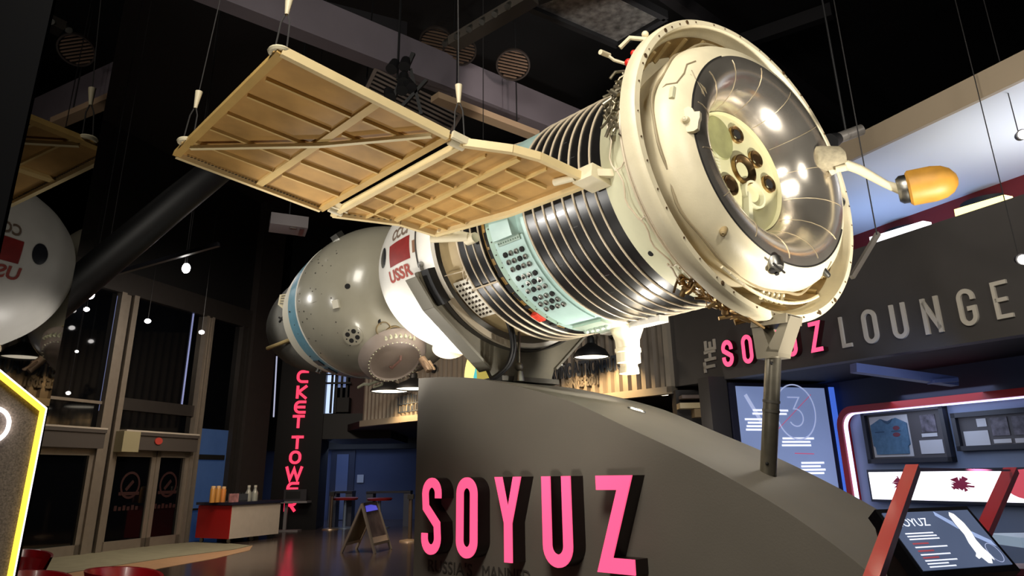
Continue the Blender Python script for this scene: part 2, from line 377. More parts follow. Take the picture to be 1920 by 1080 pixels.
q = PB.rect([(596, 850), (604, 850), (594, 990), (600, 990)])
tag(MB().box(q[0]-.05, q[0]+.18, .05, z0-.1, .05, .14, PB.T).build('light_gap', glow('bright_doorway', C(190, 205, 240), 1.6), smooth=0), 'tall bright slit of daylight at the far doorway beside the black tower', 'doorway light')
light('far_hall', 'AREA', (-6.5, 30.5, 2.9), 60, (.55, .68, 1), (-6.5, 31, 0), 3)

# tower sign
PT = Plane(aty(598, 900, 27), (1, .12))
tw = -PT.uv(510, 900)[0]
twr = MB().box(-tw, 0, 0, 10.6, -2.2, 0, PT.T).build('sign_tower', mat('black_gloss_tower', C(7, 6, 8), .5, spec=.2), smooth=0)
tag(twr, 'tall black square tower carrying a vertical row of red letters', 'tower')
lt = [('O', 571, 678), ('c', 568, 706), ('K', 567, 735), ('e', 563, 763), ('T', 560, 790), ('T', 558, 829), ('O', 554, 857), ('W', 551.5, 887), ('e', 549, 916), ('R', 545, 945)]
nm = {'c': 'C', 'e': 'E'}
lab = ['letter O half hidden by the spacecraft, topmost', 'letter C near the top', 'letter K below the C', 'letter E below the K', 'letter T above the gap', 'letter T below the gap', 'letter O above the W', 'wide letter W', 'letter E below the W', 'letter R behind the small monitor']
for (ch, u, v), l in zip(lt, lab):
    s_, z_ = PT.uv(u, v); wd = .40 if ch != 'W' else .56; mb = MB()
    draw(mb, ch, wd, .44, .088, .02, .09, lambda x, y, h: PT.T(s_+x-wd/2, z_+y-.23, h), None if ch in 'WTK' else .15 if ch != 'R' else .1)
    tag(mb.build('sign_letter', mat('tower_letter_red', C(255, 70, 100), .5, emit=C(255, 56, 92), es=1.2), smooth=30), 'red glowing ' + l + ' on the black tower', 'sign letter', 'tower letters')

# corrugated wall and the lounge fascia
SGN = aty(1920, 600, 8.5)
PS = Plane(SGN, -vpdir(318, 896))
sl, _ = PS.uv(1261, 680)
zb = (PS.uv(1920, 635)[1]+PS.uv(1261, 726)[1])/2; zts = (PS.uv(1920, 383)[1]+PS.uv(1640, 465)[1])/2
MB().prism([(sl, PS.uv(1261, 726)[1]), (2.5, PS.uv(1920, 635)[1]), (2.5, PS.uv(1920, 383)[1]+.1), (sl, PS.uv(1640, 466)[1]+.12)], -.22, 0, PS.T).build('wall_right', M_wall, smooth=0, kind='structure')
PC = Plane(PS.T(sl, 0), -vpdir(-230, 905))
cl = PC.uv(683, 740)[0]; czb = [PC.uv(685, 790)[1], PC.uv(1261, 727)[1]]; czt = 6.6
pr = []; k = 0; x = cl; pitch = .24
while x < -.1:
    for dx, h in ((0, 0), (.09, 0), (.12, .075), (.21, .075)): pr.append((min(x+dx, 0), h))
    x += pitch
pr.append((0, 0))
mb = MB()
def zbot(x): return czb[0] + (czb[1]-czb[0])*(x-cl)/(-cl)
for (xa, ha), (xb, hb) in zip(pr[:-1], pr[1:]):
    mb.add([PC.T(xa, zbot(xa), ha), PC.T(xb, zbot(xb), hb), PC.T(xb, czt, hb), PC.T(xa, czt, ha)], [(0, 1, 2, 3)])
mb.box(cl, 0, czb[1]-.04, czt, -.1, -.03, PC.T)
M_corr = mat('grey_corrugated_steel', C(136, 126, 114), .48, .25, var=.08, scale=3)
mb.build('wall_far', M_corr, smooth=0, kind='structure')
tr = MB(); tr.prism([(cl, czb[0]-.16), (.02, czb[1]-.12), (.02, czb[1]+.02), (cl, czb[0]+.02)], -.06, .12, PC.T); tr.box(-.1, .02, czb[1]-.1, czt, -.06, .12, PC.T)
tr.build('trim_10', mat('pale_grey_edge', C(150, 140, 125), .5), smooth=0, kind='structure')
# soffit under the mezzanine
MB().prism([tuple(PC.T(cl, 0, -.12)[:2]), tuple(PC.T(-.05, 0, -.12)[:2]), tuple(PS.T(sl, 0, -.23)[:2]), tuple(PS.T(2.5, 0, -.23)[:2]), (15, 6), (15, 34), (-9, 34)], czb[1]-.02, czb[1]+.2).build('trim_11', mat('black_soffit', C(20, 19, 20), .7), smooth=0, kind='structure')
# text on corrugated wall
def wall_text(lines, lab_):
    for (s, u0, v0, u1, hh, cname, lb) in lines:
        a, za = PC.uv(u0, v0, .09); b, _ = PC.uv(u1, v0, .09)
        mb = MB(); text_on(mb, s, lambda x, y, h: PC.T(a+x, za+y, .083+h), hh, .55, .006, bold=.012, fit=b-a)
        tag(mb.build('wall_lettering', cname, smooth=0), lb, 'lettering')
M_ink = mat('slate_blue_lettering', C(52, 62, 76), .6)
wall_text([('SERVING ASTRONAUTS', 1022, 714, 1166, .30, M_ink, 'slate blue words SERVING ASTRONAUTS on the corrugated wall'),
           ('SINCE 2001', 1062, 728, 1122, .17, mat('grey_lettering', C(96, 90, 84), .6), 'grey words SINCE 2001 below the words serving astronauts')], None)
for i, (v0, v1) in enumerate(((742, 756), (761, 771))):
    mb = MB(); rnd = random.Random(i)
    a0_, zt0 = PC.uv(746, v0, .09); a1_, zb0 = PC.uv(784, v1, .09); x = a0_
    mb.box(a0_, a1_, zb0+.02, zb0+.05, .083, .09, PC.T)
    while x < a1_-.1: mb.box(x, x+.05, zb0+.02, zt0-rnd.uniform(0, .06), .083, .09, PC.T); x += rnd.uniform(.09, .16)
    tag(mb.build('wall_lettering', M_ink, smooth=0), ['upper row of dark unreadable lettering at the far left end of the corrugated wall', 'lower row of dark unreadable lettering at the far left end of the corrugated wall'][i], 'lettering')
# barn lamps on the corrugated wall
def barn_lamp(u, v, wpx, lb, power):
    a, z = PC.uv(u, v, .75); _b, _ = PC.uv(u+wpx, v, .75); r = abs(_b-a)/2
    t = thing('wall_lamp', PC.T(a, z, .75), lb, 'lamp', 'barn lamps on the corrugated wall')
    TT = lambda x, y, h: PC.T(a, z, .75) + V((x, y, h))
    MB().lathe([(0, r), (.05, r*.99), (.16, r*.8), (.24, r*.42), (.3, r*.22), (.42, r*.2), (.46, .04)], TT, 40).build('shade', M_black2, t)
    MB().lathe([(.03, .01), (.03, r*.94)], TT, 40).build('diffuser', glow('lamp_disc', C(255, 244, 220), 4), t)
    MB().tube([TT(0, 0, .44), TT(0, 0, .6), PC.T(a, z+.75, .6), PC.T(a, z+.72, .3), PC.T(a, z+.6, .09)], .035, 8).lathe([(.08, .12), (.12, .12), (.13, 0)], lambda x, y, h: PC.T(a+x, z+.6+y, h), 20).build('arm', M_black2, t)
    light('lamp_down', 'SPOT', PC.T(a, z-.05, .75), power*3.2, (1, .66, .3), PC.T(a+.05, z-1.5, .05), .1, 120, .6)
    return t
barn_lamp(1109, 671, 50, 'black barn lamp with glowing disc right of the steel cradle', 60)
barn_lamp(1040, 686, 26, 'black barn lamp just behind the steel cradle', 40)
barn_lamp(730, 735, 37, 'black barn lamp left of the plinth, further from it', 60)
barn_lamp(775, 730, 37, 'black barn lamp half hidden by the left edge of the plinth', 60)

# lounge letters
def px_letter(P, ch, u0, v0, u1, vb, st, h0, h1, R=None):
    """letter with left edge u0, top v0, right edge u1 and bottom vb (at the right)"""
    a, zt_ = P.uv(u0, v0, h1); b, zb_ = P.uv(u1, vb, h1)
    return a, b-a, zb_, zt_-zb_
M_grey_l = mat('grey_flat_letter', C(206, 198, 184), .6)
LG = [('L', 1570, 592, 1598, 652), ('O', 1611, 579, 1650, 645), ('U', 1664, 568, 1706, 636), ('N', 1722, 556, 1770, 626), ('G', 1788, 540, 1838, 612), ('E', 1853, 525, 1902, 598)]
for ch, u0, v0, u1, vb in LG:
    um = (u0+u1)/2; a, _ = PS.uv(u0, v0, .03); b, _ = PS.uv(u1, vb, .03); z1 = PS.uv(um, v0, .03)[1]; z0_ = PS.uv(um, vb, .03)[1]
    mb = MB(); w_ = b-a; draw(mb, ch, w_, z1-z0_, w_*.24 if ch != 'L' else w_*.3, .0, .03, lambda x, y, h: PS.T(a+x, z0_+y, h+.002), None)
    tag(mb.build('sign_letter', M_grey_l, smooth=30), 'flat grey capital %s of the lounge sign on the charcoal fascia' % ch, 'sign letter', 'grey letters of the lounge sign')
for ch, u0, v0, u1, vb in [('S', 1350, 637, 1376, 688), ('O', 1387, 627, 1413, 682), ('Y', 1430, 617, 1462, 676), ('U', 1466, 605, 1496, 669), ('Z', 1513, 602, 1543, 660)]:
    um = (u0+u1)/2; a, _ = PS.uv(u0, v0, .12); b, _ = PS.uv(u1, vb, .12); z1 = PS.uv(um, v0, .12)[1]; z0_ = PS.uv(um, vb, .12)[1]
    wh = {'S': 'first', 'O': 'second', 'Y': 'behind the bracket', 'U': 'just right of the bracket', 'Z': 'last'}[ch]
    t = thing('sign_letter', PS.T((a+b)/2, z0_), 'small pink glowing letter %s on the charcoal lounge fascia, %s' % (ch, wh), 'sign letter', 'pink letters of the lounge sign')
    for nm_, h0, h1, m_, sh in (('housing', .0, .1, M_redside, 0), ('face', .1, .115, M_redglow, 0)):
        mb = MB(); draw(mb, ch, b-a, z1-z0_, (b-a)*.27, h0, h1, lambda x, y, h: PS.T(a+x, z0_+y, h)); mb.build(nm_, m_, t, 30)
# THE, turned on its side
for ch, u, v in (('T', 1330, 688), ('H', 1331, 667), ('E', 1331, 648)):
    a, z = PS.uv(u, v, .02); mb = MB(); draw(mb, ch, .19, .31, .055, 0, .025, lambda x, y, h: PS.T(a+.15-y, z+x-.09, h+.002))
    tag(mb.build('sign_letter', M_grey_l, smooth=0), 'small grey letter %s turned on its side, left of the pink sign letters' % ch, 'sign letter', 'sideways letters of the sign')

# mezzanine above the fascia
zm = PS.uv(1920, 150)[1] if False else PS.uv(1920, 152, .5)[1]
sm0 = PS.uv(1400, 330)[0]-1.5
r = ray(1790, 374); pz = EYE + r*((zm-EYE.z)/r.z); hbk = (pz-PS.O).dot(PS.n)
MB().box(sm0, 4, zm, zm+.12, hbk, .5, PS.T).build('trim_12', mat('white_soffit', C(226, 228, 232), .5), smooth=0, kind='structure')
MB().box(sm0, 4, zm, zm+.32, .5, .56, PS.T).build('trim_13', mat('cream_edge_band', C(178, 160, 136), .6), smooth=0, kind='structure')
MB().box(sm0, 4, czb[1]+.2, zm+.1, hbk-.1, hbk, PS.T).build('wall_mezzanine', mat('dark_red_wall', C(120, 26, 26), .6), smooth=0, kind='structure')
for i, (u0, v0, u1, v1, cc, lb) in enumerate([(1640, 462, 1742, 436, C(250, 250, 255), 'white tube light above the fascia, left of the yellow one'), (1800, 412, 1895, 388, C(255, 238, 150), 'pale yellow tube light above the fascia')]):
    a, z = PS.uv(u0, v0, -.3); b, z2 = PS.uv(u1, v1, -.3); z = PS.uv(1640, 465)[1]+.12 if False else z
    tag(MB().bar(PS.T(a, z, -.3), PS.T(b, z-.03, -.3), .16, .26).build('tube_light', glow('tube_%d' % i, cc, 2.2), smooth=0), lb, 'light', 'tube lights above the fascia')
light('mezz_blue', 'AREA', PS.T(-2.8, zm-1.5, hbk*.6), 26, (.35, .55, 1), PS.T(-2.6, zm, -1.8), 1.2)
light('mezz_white', 'AREA', PS.T(.6, zm-1.6, hbk*.45), 48, (.88, .92, 1), PS.T(.4, zm, -.4), 1.0)
for i, (u, v) in enumerate([(1703, 428), (1853, 374)]):
    r = ray(u, v); P_ = EYE + r*((zm-.12-EYE.z)/r.z)
    t = MB().lathe([(-.3, .03), (-.14, .04), (-.13, .38), (-.04, .4), (0, .1), (.12, .05)], lambda x, y, h: P_ + V((x, y, h)), 28).build('ceiling_speaker', M_black2)
    tag(t, ['black dish fitting under the white soffit, above the white tube light', 'black dish fitting under the white soffit, above the yellow tube light'][i], 'ceiling fitting', 'dish fittings under the soffit')
for i, (u, v, d_) in enumerate([(1917, 252, 7.6), (1917, 486, 7.6)]):
    p = aty(u, v, d_)
    t = thing('spotlight', p, ['bright white spotlight at the right edge in front of the white soffit', 'bright white spotlight at the right edge in front of the charcoal fascia'][i], 'spotlight', 'spotlights at the right edge')
    MB().cyl(p+V((.05, .12, .03)), p+V((0, 0, 0)), .05, .06).build('housing', M_black2, t)
    MB().ball(p+V((-.005, -.02, -.01)), .05, 10).build('lens', glow('spot_lens', C(255, 246, 236), 14), t)
    MB().tube([p+V((.05, .12, .05)), p+V((.05, .12, 9-p.z))], .006, 6).build('stem', M_wire, t)
# ================================================================== lounge displays under the fascia
PL = Plane(aty(1914, 830, 11.0), -vpdir(290, 896))
M_lw = mat('slate_blue_panel_wall', C(120, 134, 160), .5, var=.05, scale=2)
fr = PL.rect([(1600, 780), (1600, 930), (1990, 730), (1990, 945)])
fa0 = PL.uv(1588, 850)[0]; fz1 = (PL.uv(1600, 775)[1]+PL.uv(1914, 742)[1])/2
MB().box(fa0-4.5, 6, 0, czb[1]-.02, -.5, -.25, PL.T).build('wall_lounge', mat('dark_navy_wall', C(40, 44, 66), .6), smooth=0, kind='structure')
MB().box(fa0, 6, .3, fz1, -.24, -.18, PL.T).build('trim_14', M_lw, smooth=0, kind='structure')
# red frame with light edge
fo = thing('lit_surround', PL.T(fa0, .3), 'big red lit frame with rounded corner round the wall display', 'frame')
path = [(fa0-.06, .25)] + arc(fa0+.24, fz1-.24, .3, .3, 180, 90, 8) + [(6, fz1+.06)]
mb = MB(); ribbon(mb, path, 0, .11, -.2, .02, PL.T); mb.build('border', mat('red_frame', C(168, 26, 30), .4), fo, 30)
path = [(fa0+.02, .25)] + arc(fa0+.25, fz1-.25, .24, .24, 180, 90, 8) + [(6, fz1-.01)]
mb = MB(); ribbon(mb, path, 0, .02, -.1, -.02, PL.T); mb.build('light_edge', glow('blue_white_edge', C(200, 205, 255), 2.2), fo, 30)
lg = light('lounge_wash', 'AREA', PL.T(fa0+1.9, fz1-.1, .5), 14, (.6, .72, 1), PL.T(fa0+1.9, .9, -.2), 1.6)
# framed pieces
M_mount = mat('grey_mount_board', C(84, 80, 82), .6); M_frm = mat('charcoal_frame', C(40, 42, 52), .4)
M_card = mat('white_card', C(205, 203, 205), .6); M_photo = mat('dim_photo_print', C(96, 90, 100), .5, var=.7, scale=9)
def framed(px, lb, items):
    a0_, a1_, b0, b1 = PL.rect(px); t = thing('picture_frame', PL.T((a0_+a1_)/2, b0, -.18), lb, 'picture')
    mb = MB()
    for q_ in ((a0_, a0_+.07, b0, b1), (a1_-.07, a1_, b0, b1), (a0_, a1_, b0, b0+.07), (a0_, a1_, b1-.07, b1)): mb.box(*q_, -.18, -.06, PL.T)
    mb.build('frame', M_frm, t, 0); MB().box(a0_, a1_, b0, b1, -.18, -.13, PL.T).build('mount', M_mount, t, 0)
    for nm_, p_, m_ in items:
        r_ = PL.rect(p_); MB().box(*r_, -.13, -.118, PL.T).build(nm_, m_, t, 0)
    return t
def qd(x0, y0, x1, y1, lean): return [(x0, y0), (x1, y0-6*(x1-x0)/100), (x0+lean, y1), (x1+lean, y1-2*(x1-x0)/100)]
tf = framed([(1608, 772), (1762, 757), (1622, 869), (1778, 866)], 'dark frame holding a folded blue flight suit jacket with patches, photo and card',
       [('backing', [(1618, 783), (1691, 776), (1633, 859), (1703, 854)], M_card), ('photo', qd(1714, 778, 1742, 810, 5), M_photo), ('caption', qd(1718, 813, 1747, 819, 1), M_card), ('card', qd(1714, 826, 1757, 851, 4), M_card)])
r_ = PL.rect([(1622, 786), (1690, 780), (1634, 853), (1700, 850)]); a0_, a1_, b0, b1 = r_; w_, h_ = a1_-a0_, b1-b0
jk = [(.06, 0), (.94, 0), (.95, .2), (1, .25), (1, .82), (.72, .98), (.6, .93), (.5, .9), (.4, .93), (.3, .98), (0, .82), (0, .25), (.05, .2)]
J = MB().prism([(a0_+w_*x, b0+h_*y) for x, y in jk], -.12, -.09, PL.T).build('jacket', mat('blue_flight_cloth', C(84, 118, 146), .8, var=.15, scale=14), tf, 0)
MB().prism([(a0_+w_*x, b0+h_*y) for x, y in ((.33, .97), (.42, .86), (.5, .82), (.58, .86), (.67, .97), (.58, .93), (.5, .9), (.42, .93))], -.09, -.082, PL.T).build('collar', mat('dark_blue_cloth', C(58, 84, 108), .8), J, 0)
for px_ in (.24, .70): MB().prism([(a0_+w_*(px_-.13), b0+h_*.6), (a0_+w_*(px_+.13), b0+h_*.6), (a0_+w_*(px_+.13), b0+h_*.63), (a0_+w_*(px_-.13), b0+h_*.63)], -.09, -.086, PL.T).build('pocket_seam', mat('dark_blue_cloth', C(58, 84, 108), .8), J, 0)
MB().prism([(a0_+w_*(.72+.09*cos(k*pi/8)), b0+h_*(.7+.06*sin(k*pi/8))) for k in range(16)], -.09, -.085, PL.T).prism([(a0_+w_*(.7+.1*cos(k*pi/8)), b0+h_*(.52+.06*sin(k*pi/8))) for k in range(16)], -.09, -.085, PL.T).build('patch', mat('patch_red', C(120, 60, 74), .7), J, 0)
framed([(1775, 776), (1990, 756), (1790, 846), (2000, 838)], 'long dark frame with small photos and white cards, right of the jacket frame',
       [('badge', qd(1820, 785, 1838, 800, 2), M_card), ('card', qd(1797, 809, 1843, 837, 4), M_card), ('photo', qd(1846, 783, 1878, 817, 5), M_photo), ('caption', qd(1853, 824, 1886, 831, 1), M_card),
        ('photo', qd(1886, 780, 1918, 815, 5), M_photo), ('caption', qd(1893, 822, 1928, 830, 1), M_card)])
# light box with red portraits
q = PL.rect([(1622, 883), (2000, 880), (1634, 936), (2000, 945)]); q = (q[0], q[1], (PL.uv(1634, 936)[1]+PL.uv(1914, 943)[1])/2, (PL.uv(1622, 884)[1]+PL.uv(1890, 884)[1])/2)
t = thing('light_box', PL.T((q[0]+q[1])/2, q[2], -.18), 'long white light box printed with red portraits below the frames', 'light box')
MB().box(q[0]-.04, q[1], q[2]-.04, q[3]+.04, -.18, -.06, PL.T).build('case', M_frm, t, 0)
MB().box(*q, -.06, -.05, PL.T).build('screen', glow('white_screen', C(252, 250, 255), 1.6), t, 0)
M_por = mat('red_portrait_ink', C(150, 40, 70), .6, emit=C(120, 30, 60), es=.35)
rnd = random.Random(3)
for cu, cv in ((1690, 908), (1798, 908)):
    a, z = PL.uv(cu, cv); mb = MB()
    mb.prism([(a+.26*rnd.uniform(.25, 1)*cos(k*pi/22), z+.15*rnd.uniform(.3, 1)*sin(k*pi/22)) for k in range(44)], -.05, -.047, PL.T)
    mb.build('portrait', M_por, t, 0)
a, z = PL.uv(1922, 908); MB().prism([(a+.33*cos(k*pi/12), z+.2*sin(k*pi/12)) for k in range(24)], -.05, -.047, PL.T).build('red_disc', mat('pink_disc', C(220, 90, 100), .6, emit=C(220, 80, 95), es=.5), t, 0)
# upright information screen behind the support pole
PP = Plane(aty(1379, 722, 13.4), (.95, .30))
q = [PP.uv(1379, 722), PP.uv(1523, 729), PP.uv(1598, 930), PP.uv(1400, 930)]
w_ = (q[1][0]+q[2][0])/2*1.0; zt_ = (q[0][1]+q[1][1])/2; 
t = thing('information_screen', PP.T(w_/2, 0), 'tall pale blue information screen with a ringed 3 behind the support pole', 'screen')
MB().box(-.12, w_+.1, 0, zt_+.06, -.3, -.01, PP.T).build('case', mat('navy_case', C(30, 32, 52), .5), t, 0)
MB().box(0, w_, .1, zt_, -.01, 0, PP.T).build('display', mat('pale_blue_display', C(120, 134, 170), .4, emit=C(112, 128, 170), es=.85, var=.12, scale=1.2), t, 0)
M_txt = glow('white_screen_text', C(235, 238, 250), 1.0); M_line = glow('pale_line', C(170, 180, 215), .8)
mb = MB()
cx, cz = PP.uv(1492, 772); R_ = .40; mb.lathe([(.002, R_), (.006, R_), (.006, R_+.02), (.002, R_+.02)], lambda x, y, h: PP.T(cx+x, cz+y*1.15, h), 48)
mb3 = [(cx-.14, cz+.25), (cx+.1, cz+.25), (cx-.04, cz+.05)] + arc(cx-.01, cz-.1, .15, .15, 75, -150, 12)
ribbon(mb, mb3, 0, .02, .002, .006, PP.T); ribbon(mb, [(cx-1.0, cz+.28), (cx-.7, cz-.24)], 0, .07, .002, .004, PP.T); mb.build('ringed_numeral', M_line, t, 0)
mb = MB(); rnd = random.Random(8)
for u, v, n_, ww in ((1410, 769, 2, 68), (1396, 786, 4, 62), (1466, 822, 3, 62), (1500, 868, 4, 46)):
    for k in range(n_):
        a, z = PP.uv(u+rnd.uniform(0, 6), v+6.5*k); b, _ = PP.uv(u+ww*rnd.uniform(.8, 1), v)
        mb.box(a, b, z-.016, z+.016, .002, .005, PP.T)
mb.build('text_lines', M_txt, t, 0)
mb = MB(); a = PP.uv(1520, 740); b = PP.uv(1452, 812); ribbon(mb, [a, b], 0, .012, .002, .005, PP.T); c_ = PP.uv(1490, 850); d_ = PP.uv(1526, 851); ribbon(mb, [c_, d_], 0, .016, .002, .005, PP.T)
mb.build('red_line', mat('red_screen_line', C(190, 90, 120), .5, emit=C(180, 80, 115), es=.8), t, 0)
MB().box(w_+.1, w_+.2, 0, zt_+.02, -.3, .02, PP.T).build('edge_light', glow('blue_edge', C(70, 110, 220), .85), t, 0)
MB().box(-.5, -.14, 0, 3.2, -.4, -.05, PP.T).build('trim_15', mat('grey_black_pier', C(52, 49, 48), .6), smooth=0, kind='structure')
# sloping beam under the fascia and small lit details behind the plinth
zs = zb
tag(MB().bar(aty(1600, 690, 10.4), aty(1790, 716, 10.6), .16, .12).bar(aty(1745, 716, 10.5), aty(1790, 713, 10.5), .2, .05).build('light_rail', mat('blue_grey_rail', C(96, 108, 150), .5), smooth=0), 'blue grey lighting rail under the charcoal fascia', 'light rail')
p = aty(1244, 741, 13.5); r = ray(1244, 741); p = EYE + r*((czb[1]-.04-EYE.z)/r.z); t = MB().lathe([(0, .0), (0, .1), (.03, .12), (.05, .1)], lambda x, y, h: p + V((x, y, h)), 24).build('downlight', glow('downlight_disc', C(255, 236, 200), 6)); tag(t, 'round downlight in the black soffit right of the corrugated wall', 'light')
q0, q1 = aty(1262, 765, 14.6), aty(1317, 760, 14.6)
t = thing('shelf_unit', V(((q0.x+q1.x)/2, q0.y, 0)), 'dark shelf unit with a bright shelf seen over the plinth, under the soffit', 'shelf')
MB().box(q0.x+.05, q1.x, q0.y-.1, q0.y+.3, 0, q0.z+.32, I).build('back', mat('dark_unit', C(34, 30, 30), .6), t, 0)
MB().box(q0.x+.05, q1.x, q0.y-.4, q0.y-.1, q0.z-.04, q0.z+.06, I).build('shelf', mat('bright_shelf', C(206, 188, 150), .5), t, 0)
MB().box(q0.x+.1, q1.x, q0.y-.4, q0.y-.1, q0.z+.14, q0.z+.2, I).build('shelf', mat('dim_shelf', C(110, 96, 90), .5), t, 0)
MB().box(q1.x-.25, q1.x, q0.y-.38, q0.y-.1, q0.z-.2, q0.z-.05, I).build('box', mat('tan_box', C(150, 128, 96), .6), t, 0)
light('shelf_glow', 'POINT', aty(1290, 800, 13), 14, WARM, size=.2)
light('lounge_fill', 'AREA', PS.T(-1.2, 2.5, .9), 10, (.5, .62, 1), PL.T(fa0, 1, 0), 1.2)

# yellow round picture on the wall behind the cradle
a, z = PC.uv(900, 705, .2); rr = abs(PC.uv(930, 705, .2)[0]-a)
t = thing('round_sign', PC.T(a, z-rr*1.35, .2), 'round glowing pale yellow sign with a bucket picture behind the cradle', 'sign')
mb = MB().prism([(a+rr*cos(k*pi/20), z-.02+rr*1.28*sin(k*pi/20)) for k in range(40)], .1, .22, PC.T); mb.build('disc', mat('yellow_disc', C(250, 236, 160), .5, emit=C(250, 232, 150), es=.75), t, 20)
MB().prism([(a-rr*.1, z-rr), (a+rr*.55, z-rr), (a+rr*.62, z+rr*.4), (a-.12*rr, z+rr*.45)], .22, .25, PC.T).build('bucket', mat('bucket_yellow', C(190, 180, 90), .6, emit=C(150, 142, 70), es=.5), t, 0)
MB().prism([(a-.3*rr, z-rr), (a-.12*rr, z-rr), (a-.1*rr, z+.1*rr), (a-.2*rr, z+.3*rr), (a-.32*rr, z)], .22, .25, PC.T).build('blue_mark', mat('cyan_mark', C(90, 210, 220), .6, emit=C(70, 200, 215), es=.5), t, 0)

# ================================================================== plinth
YAW, PIT = rad(-43.5), rad(-2.4)
A = V((sin(YAW)*cos(PIT), cos(YAW)*cos(PIT), sin(PIT))); e_ = A.cross(V((0, 0, 1))).normalized(); U_ = e_.cross(A)
C0 = V((2.09, 5.90, 4.08)); E_ = e_*1.09 + A*(-.11)
def L(x, y, t): return C0 + A*t + E_*x + U_*y
def LP(t, R, deg): return L(R*cos(rad(deg)), R*sin(rad(deg)), t)
PD = Plane(C0, (-sin(YAW), -cos(YAW)))           # s = -t, normal towards the viewer
HB = .65
prof = [(-3.86, 2.615), (-3.4, 2.585), (-2.9, 2.52), (-2.5, 2.435), (-2.1, 2.335), (-1.6, 2.185), (-1.05, 1.955), (-.55, 1.745), (-.1, 1.53), (.3, 1.31), (.7, 1.03), (1.05, .7), (1.3, .36), (1.45, 0)]
def cr(P, n=6):
    out = []
    for i in range(len(P)-1):
        p0, p1, p2, p3 = P[max(i-1, 0)], P[i], P[i+1], P[min(i+2, len(P)-1)]
        for k in range(n):
            t = k/n; out.append(tuple(.5*((2*b)+(c-a)*t+(2*a-5*b+4*c-d)*t*t+(3*b-a-3*c+d)*t**3) for a, b, c, d in zip(p0, p1, p2, p3)))
    return out + [P[-1]]
curve = cr(prof)
plinth = thing('display_plinth', PD.T(-1.2, 0), 'big grey curved plinth carrying the spacecraft and the pink letters', 'plinth')
MB().prism([(-3.86, 0)] + curve, -HB, HB, PD.T).build('body', M_plinth, plinth, 30)
mb = MB(); s0, z0_ = PD.uv(803, 1080, HB)
M_slet = mat('dark_grey_lettering', C(70, 66, 61), .6)
text_on(mb, "RUSSIA'S", lambda x, y, h: PD.T(s0+x, .735+y, HB+.003+h), .105, .75, .004, fit=.66); mb.build('small_lettering', M_slet, plinth, 0)
s1_ = PD.uv(905, 1062, HB)[0]; mb = MB(); text_on(mb, "MANNED", lambda x, y, h: PD.T(s1_+x, .735+y, HB+.003+h), .105, .75, .004, fit=.62); mb.build('small_lettering', M_slet, plinth, 0)
# recessed uplight in its curved top
def top_pt(s):
    for (a, b), (c, d) in zip(curve[:-1], curve[1:]):
        if a <= s <= c: return b+(d-b)*(s-a)/(c-a), (d-b)/(c-a)
    return 0, 0
r = ray(1194, 770); best = None
for i in range(400):
    s = -2.6+i*.006; z, sl_ = top_pt(s)
    for h in (-.1, -.2, -.3, -.4):
        pp = PD.T(s, z, h); d = (pp-EYE); u_ = PX+F*d.dot(RT)/d.dot(_fw); v_ = PY-F*d.dot(UP)/d.dot(_fw)
        e = hypot(u_-1194, v_-770)
        if best is None or e < best[0]: best = (e, s, z, sl_, h)
_, s, z, sl_, h = best; tn = (PD.d + V((0, 0, sl_))).normalized(); nn = tn.cross(PD.n); nn = nn if nn.z > 0 else -nn
UL = PD.T(s, z, h)
ul = MB().lathe([(0, .055), (.012, .075), (.004, .085)], lambda x, y, q: UL + tn*x + PD.n*y + nn*q, 28).build('uplight_rim', M_steel, plinth)
MB().lathe([(.006, .0), (.006, .056)], lambda x, y, q: UL + tn*x + PD.n*y + nn*q, 28).build('uplight_lens', glow('uplight_glow', C(255, 244, 222), 12), ul)
light('uplight', 'SPOT', UL+nn*.04, 70, WARM, UL+nn*2+V((0, 0, 1)), .05, 150)
light('cradle_fill', 'SPOT', PD.T(-1.0, 2.6, -.3), 130, WARM, PD.T(-3.1, 3.0, 0), .06, 70)  # added spot in mid air with no fixture, brightens the cradle arms

# the five big letters
M_bigside = mat('black_letter_side', C(30, 16, 16), .35)
for ch, u0, u1, vt, vb in [('S', 791.5, 826, 892, 1032), ('O', 856, 894, 892, 1038), ('Y', 928, 977, 893, 1048), ('U', 1017, 1071, 892.5, 1062), ('Z', 1120, 1184, 892, 1074)]:
    hz = HB+.16; a, _ = PD.uv(u0, 960, hz); b, _ = PD.uv(u1, 960, hz); z1 = 1.595; z0_ = PD.uv((u0+u1)/2, vb-2, hz)[1]
    z0_ = .905
    t = thing('sign_letter', PD.T((a+b)/2, z0_, HB), 'large pink glowing capital %s on the front of the grey plinth' % ch, 'sign letter', 'large pink letters on the plinth')
    st = {'S': .088, 'O': .093, 'Y': .095, 'U': .096, 'Z': .105}[ch]
    for nm_, h0, h1, m_ in (('housing', HB, HB+.15, M_bigside), ('face', HB+.15, HB+.165, M_redglow)):
        mb = MB(); draw(mb, ch, b-a, z1-z0_, st, h0, h1, lambda x, y, h: PD.T(a+x, z0_+y, h)); mb.build(nm_, m_, t, 30)

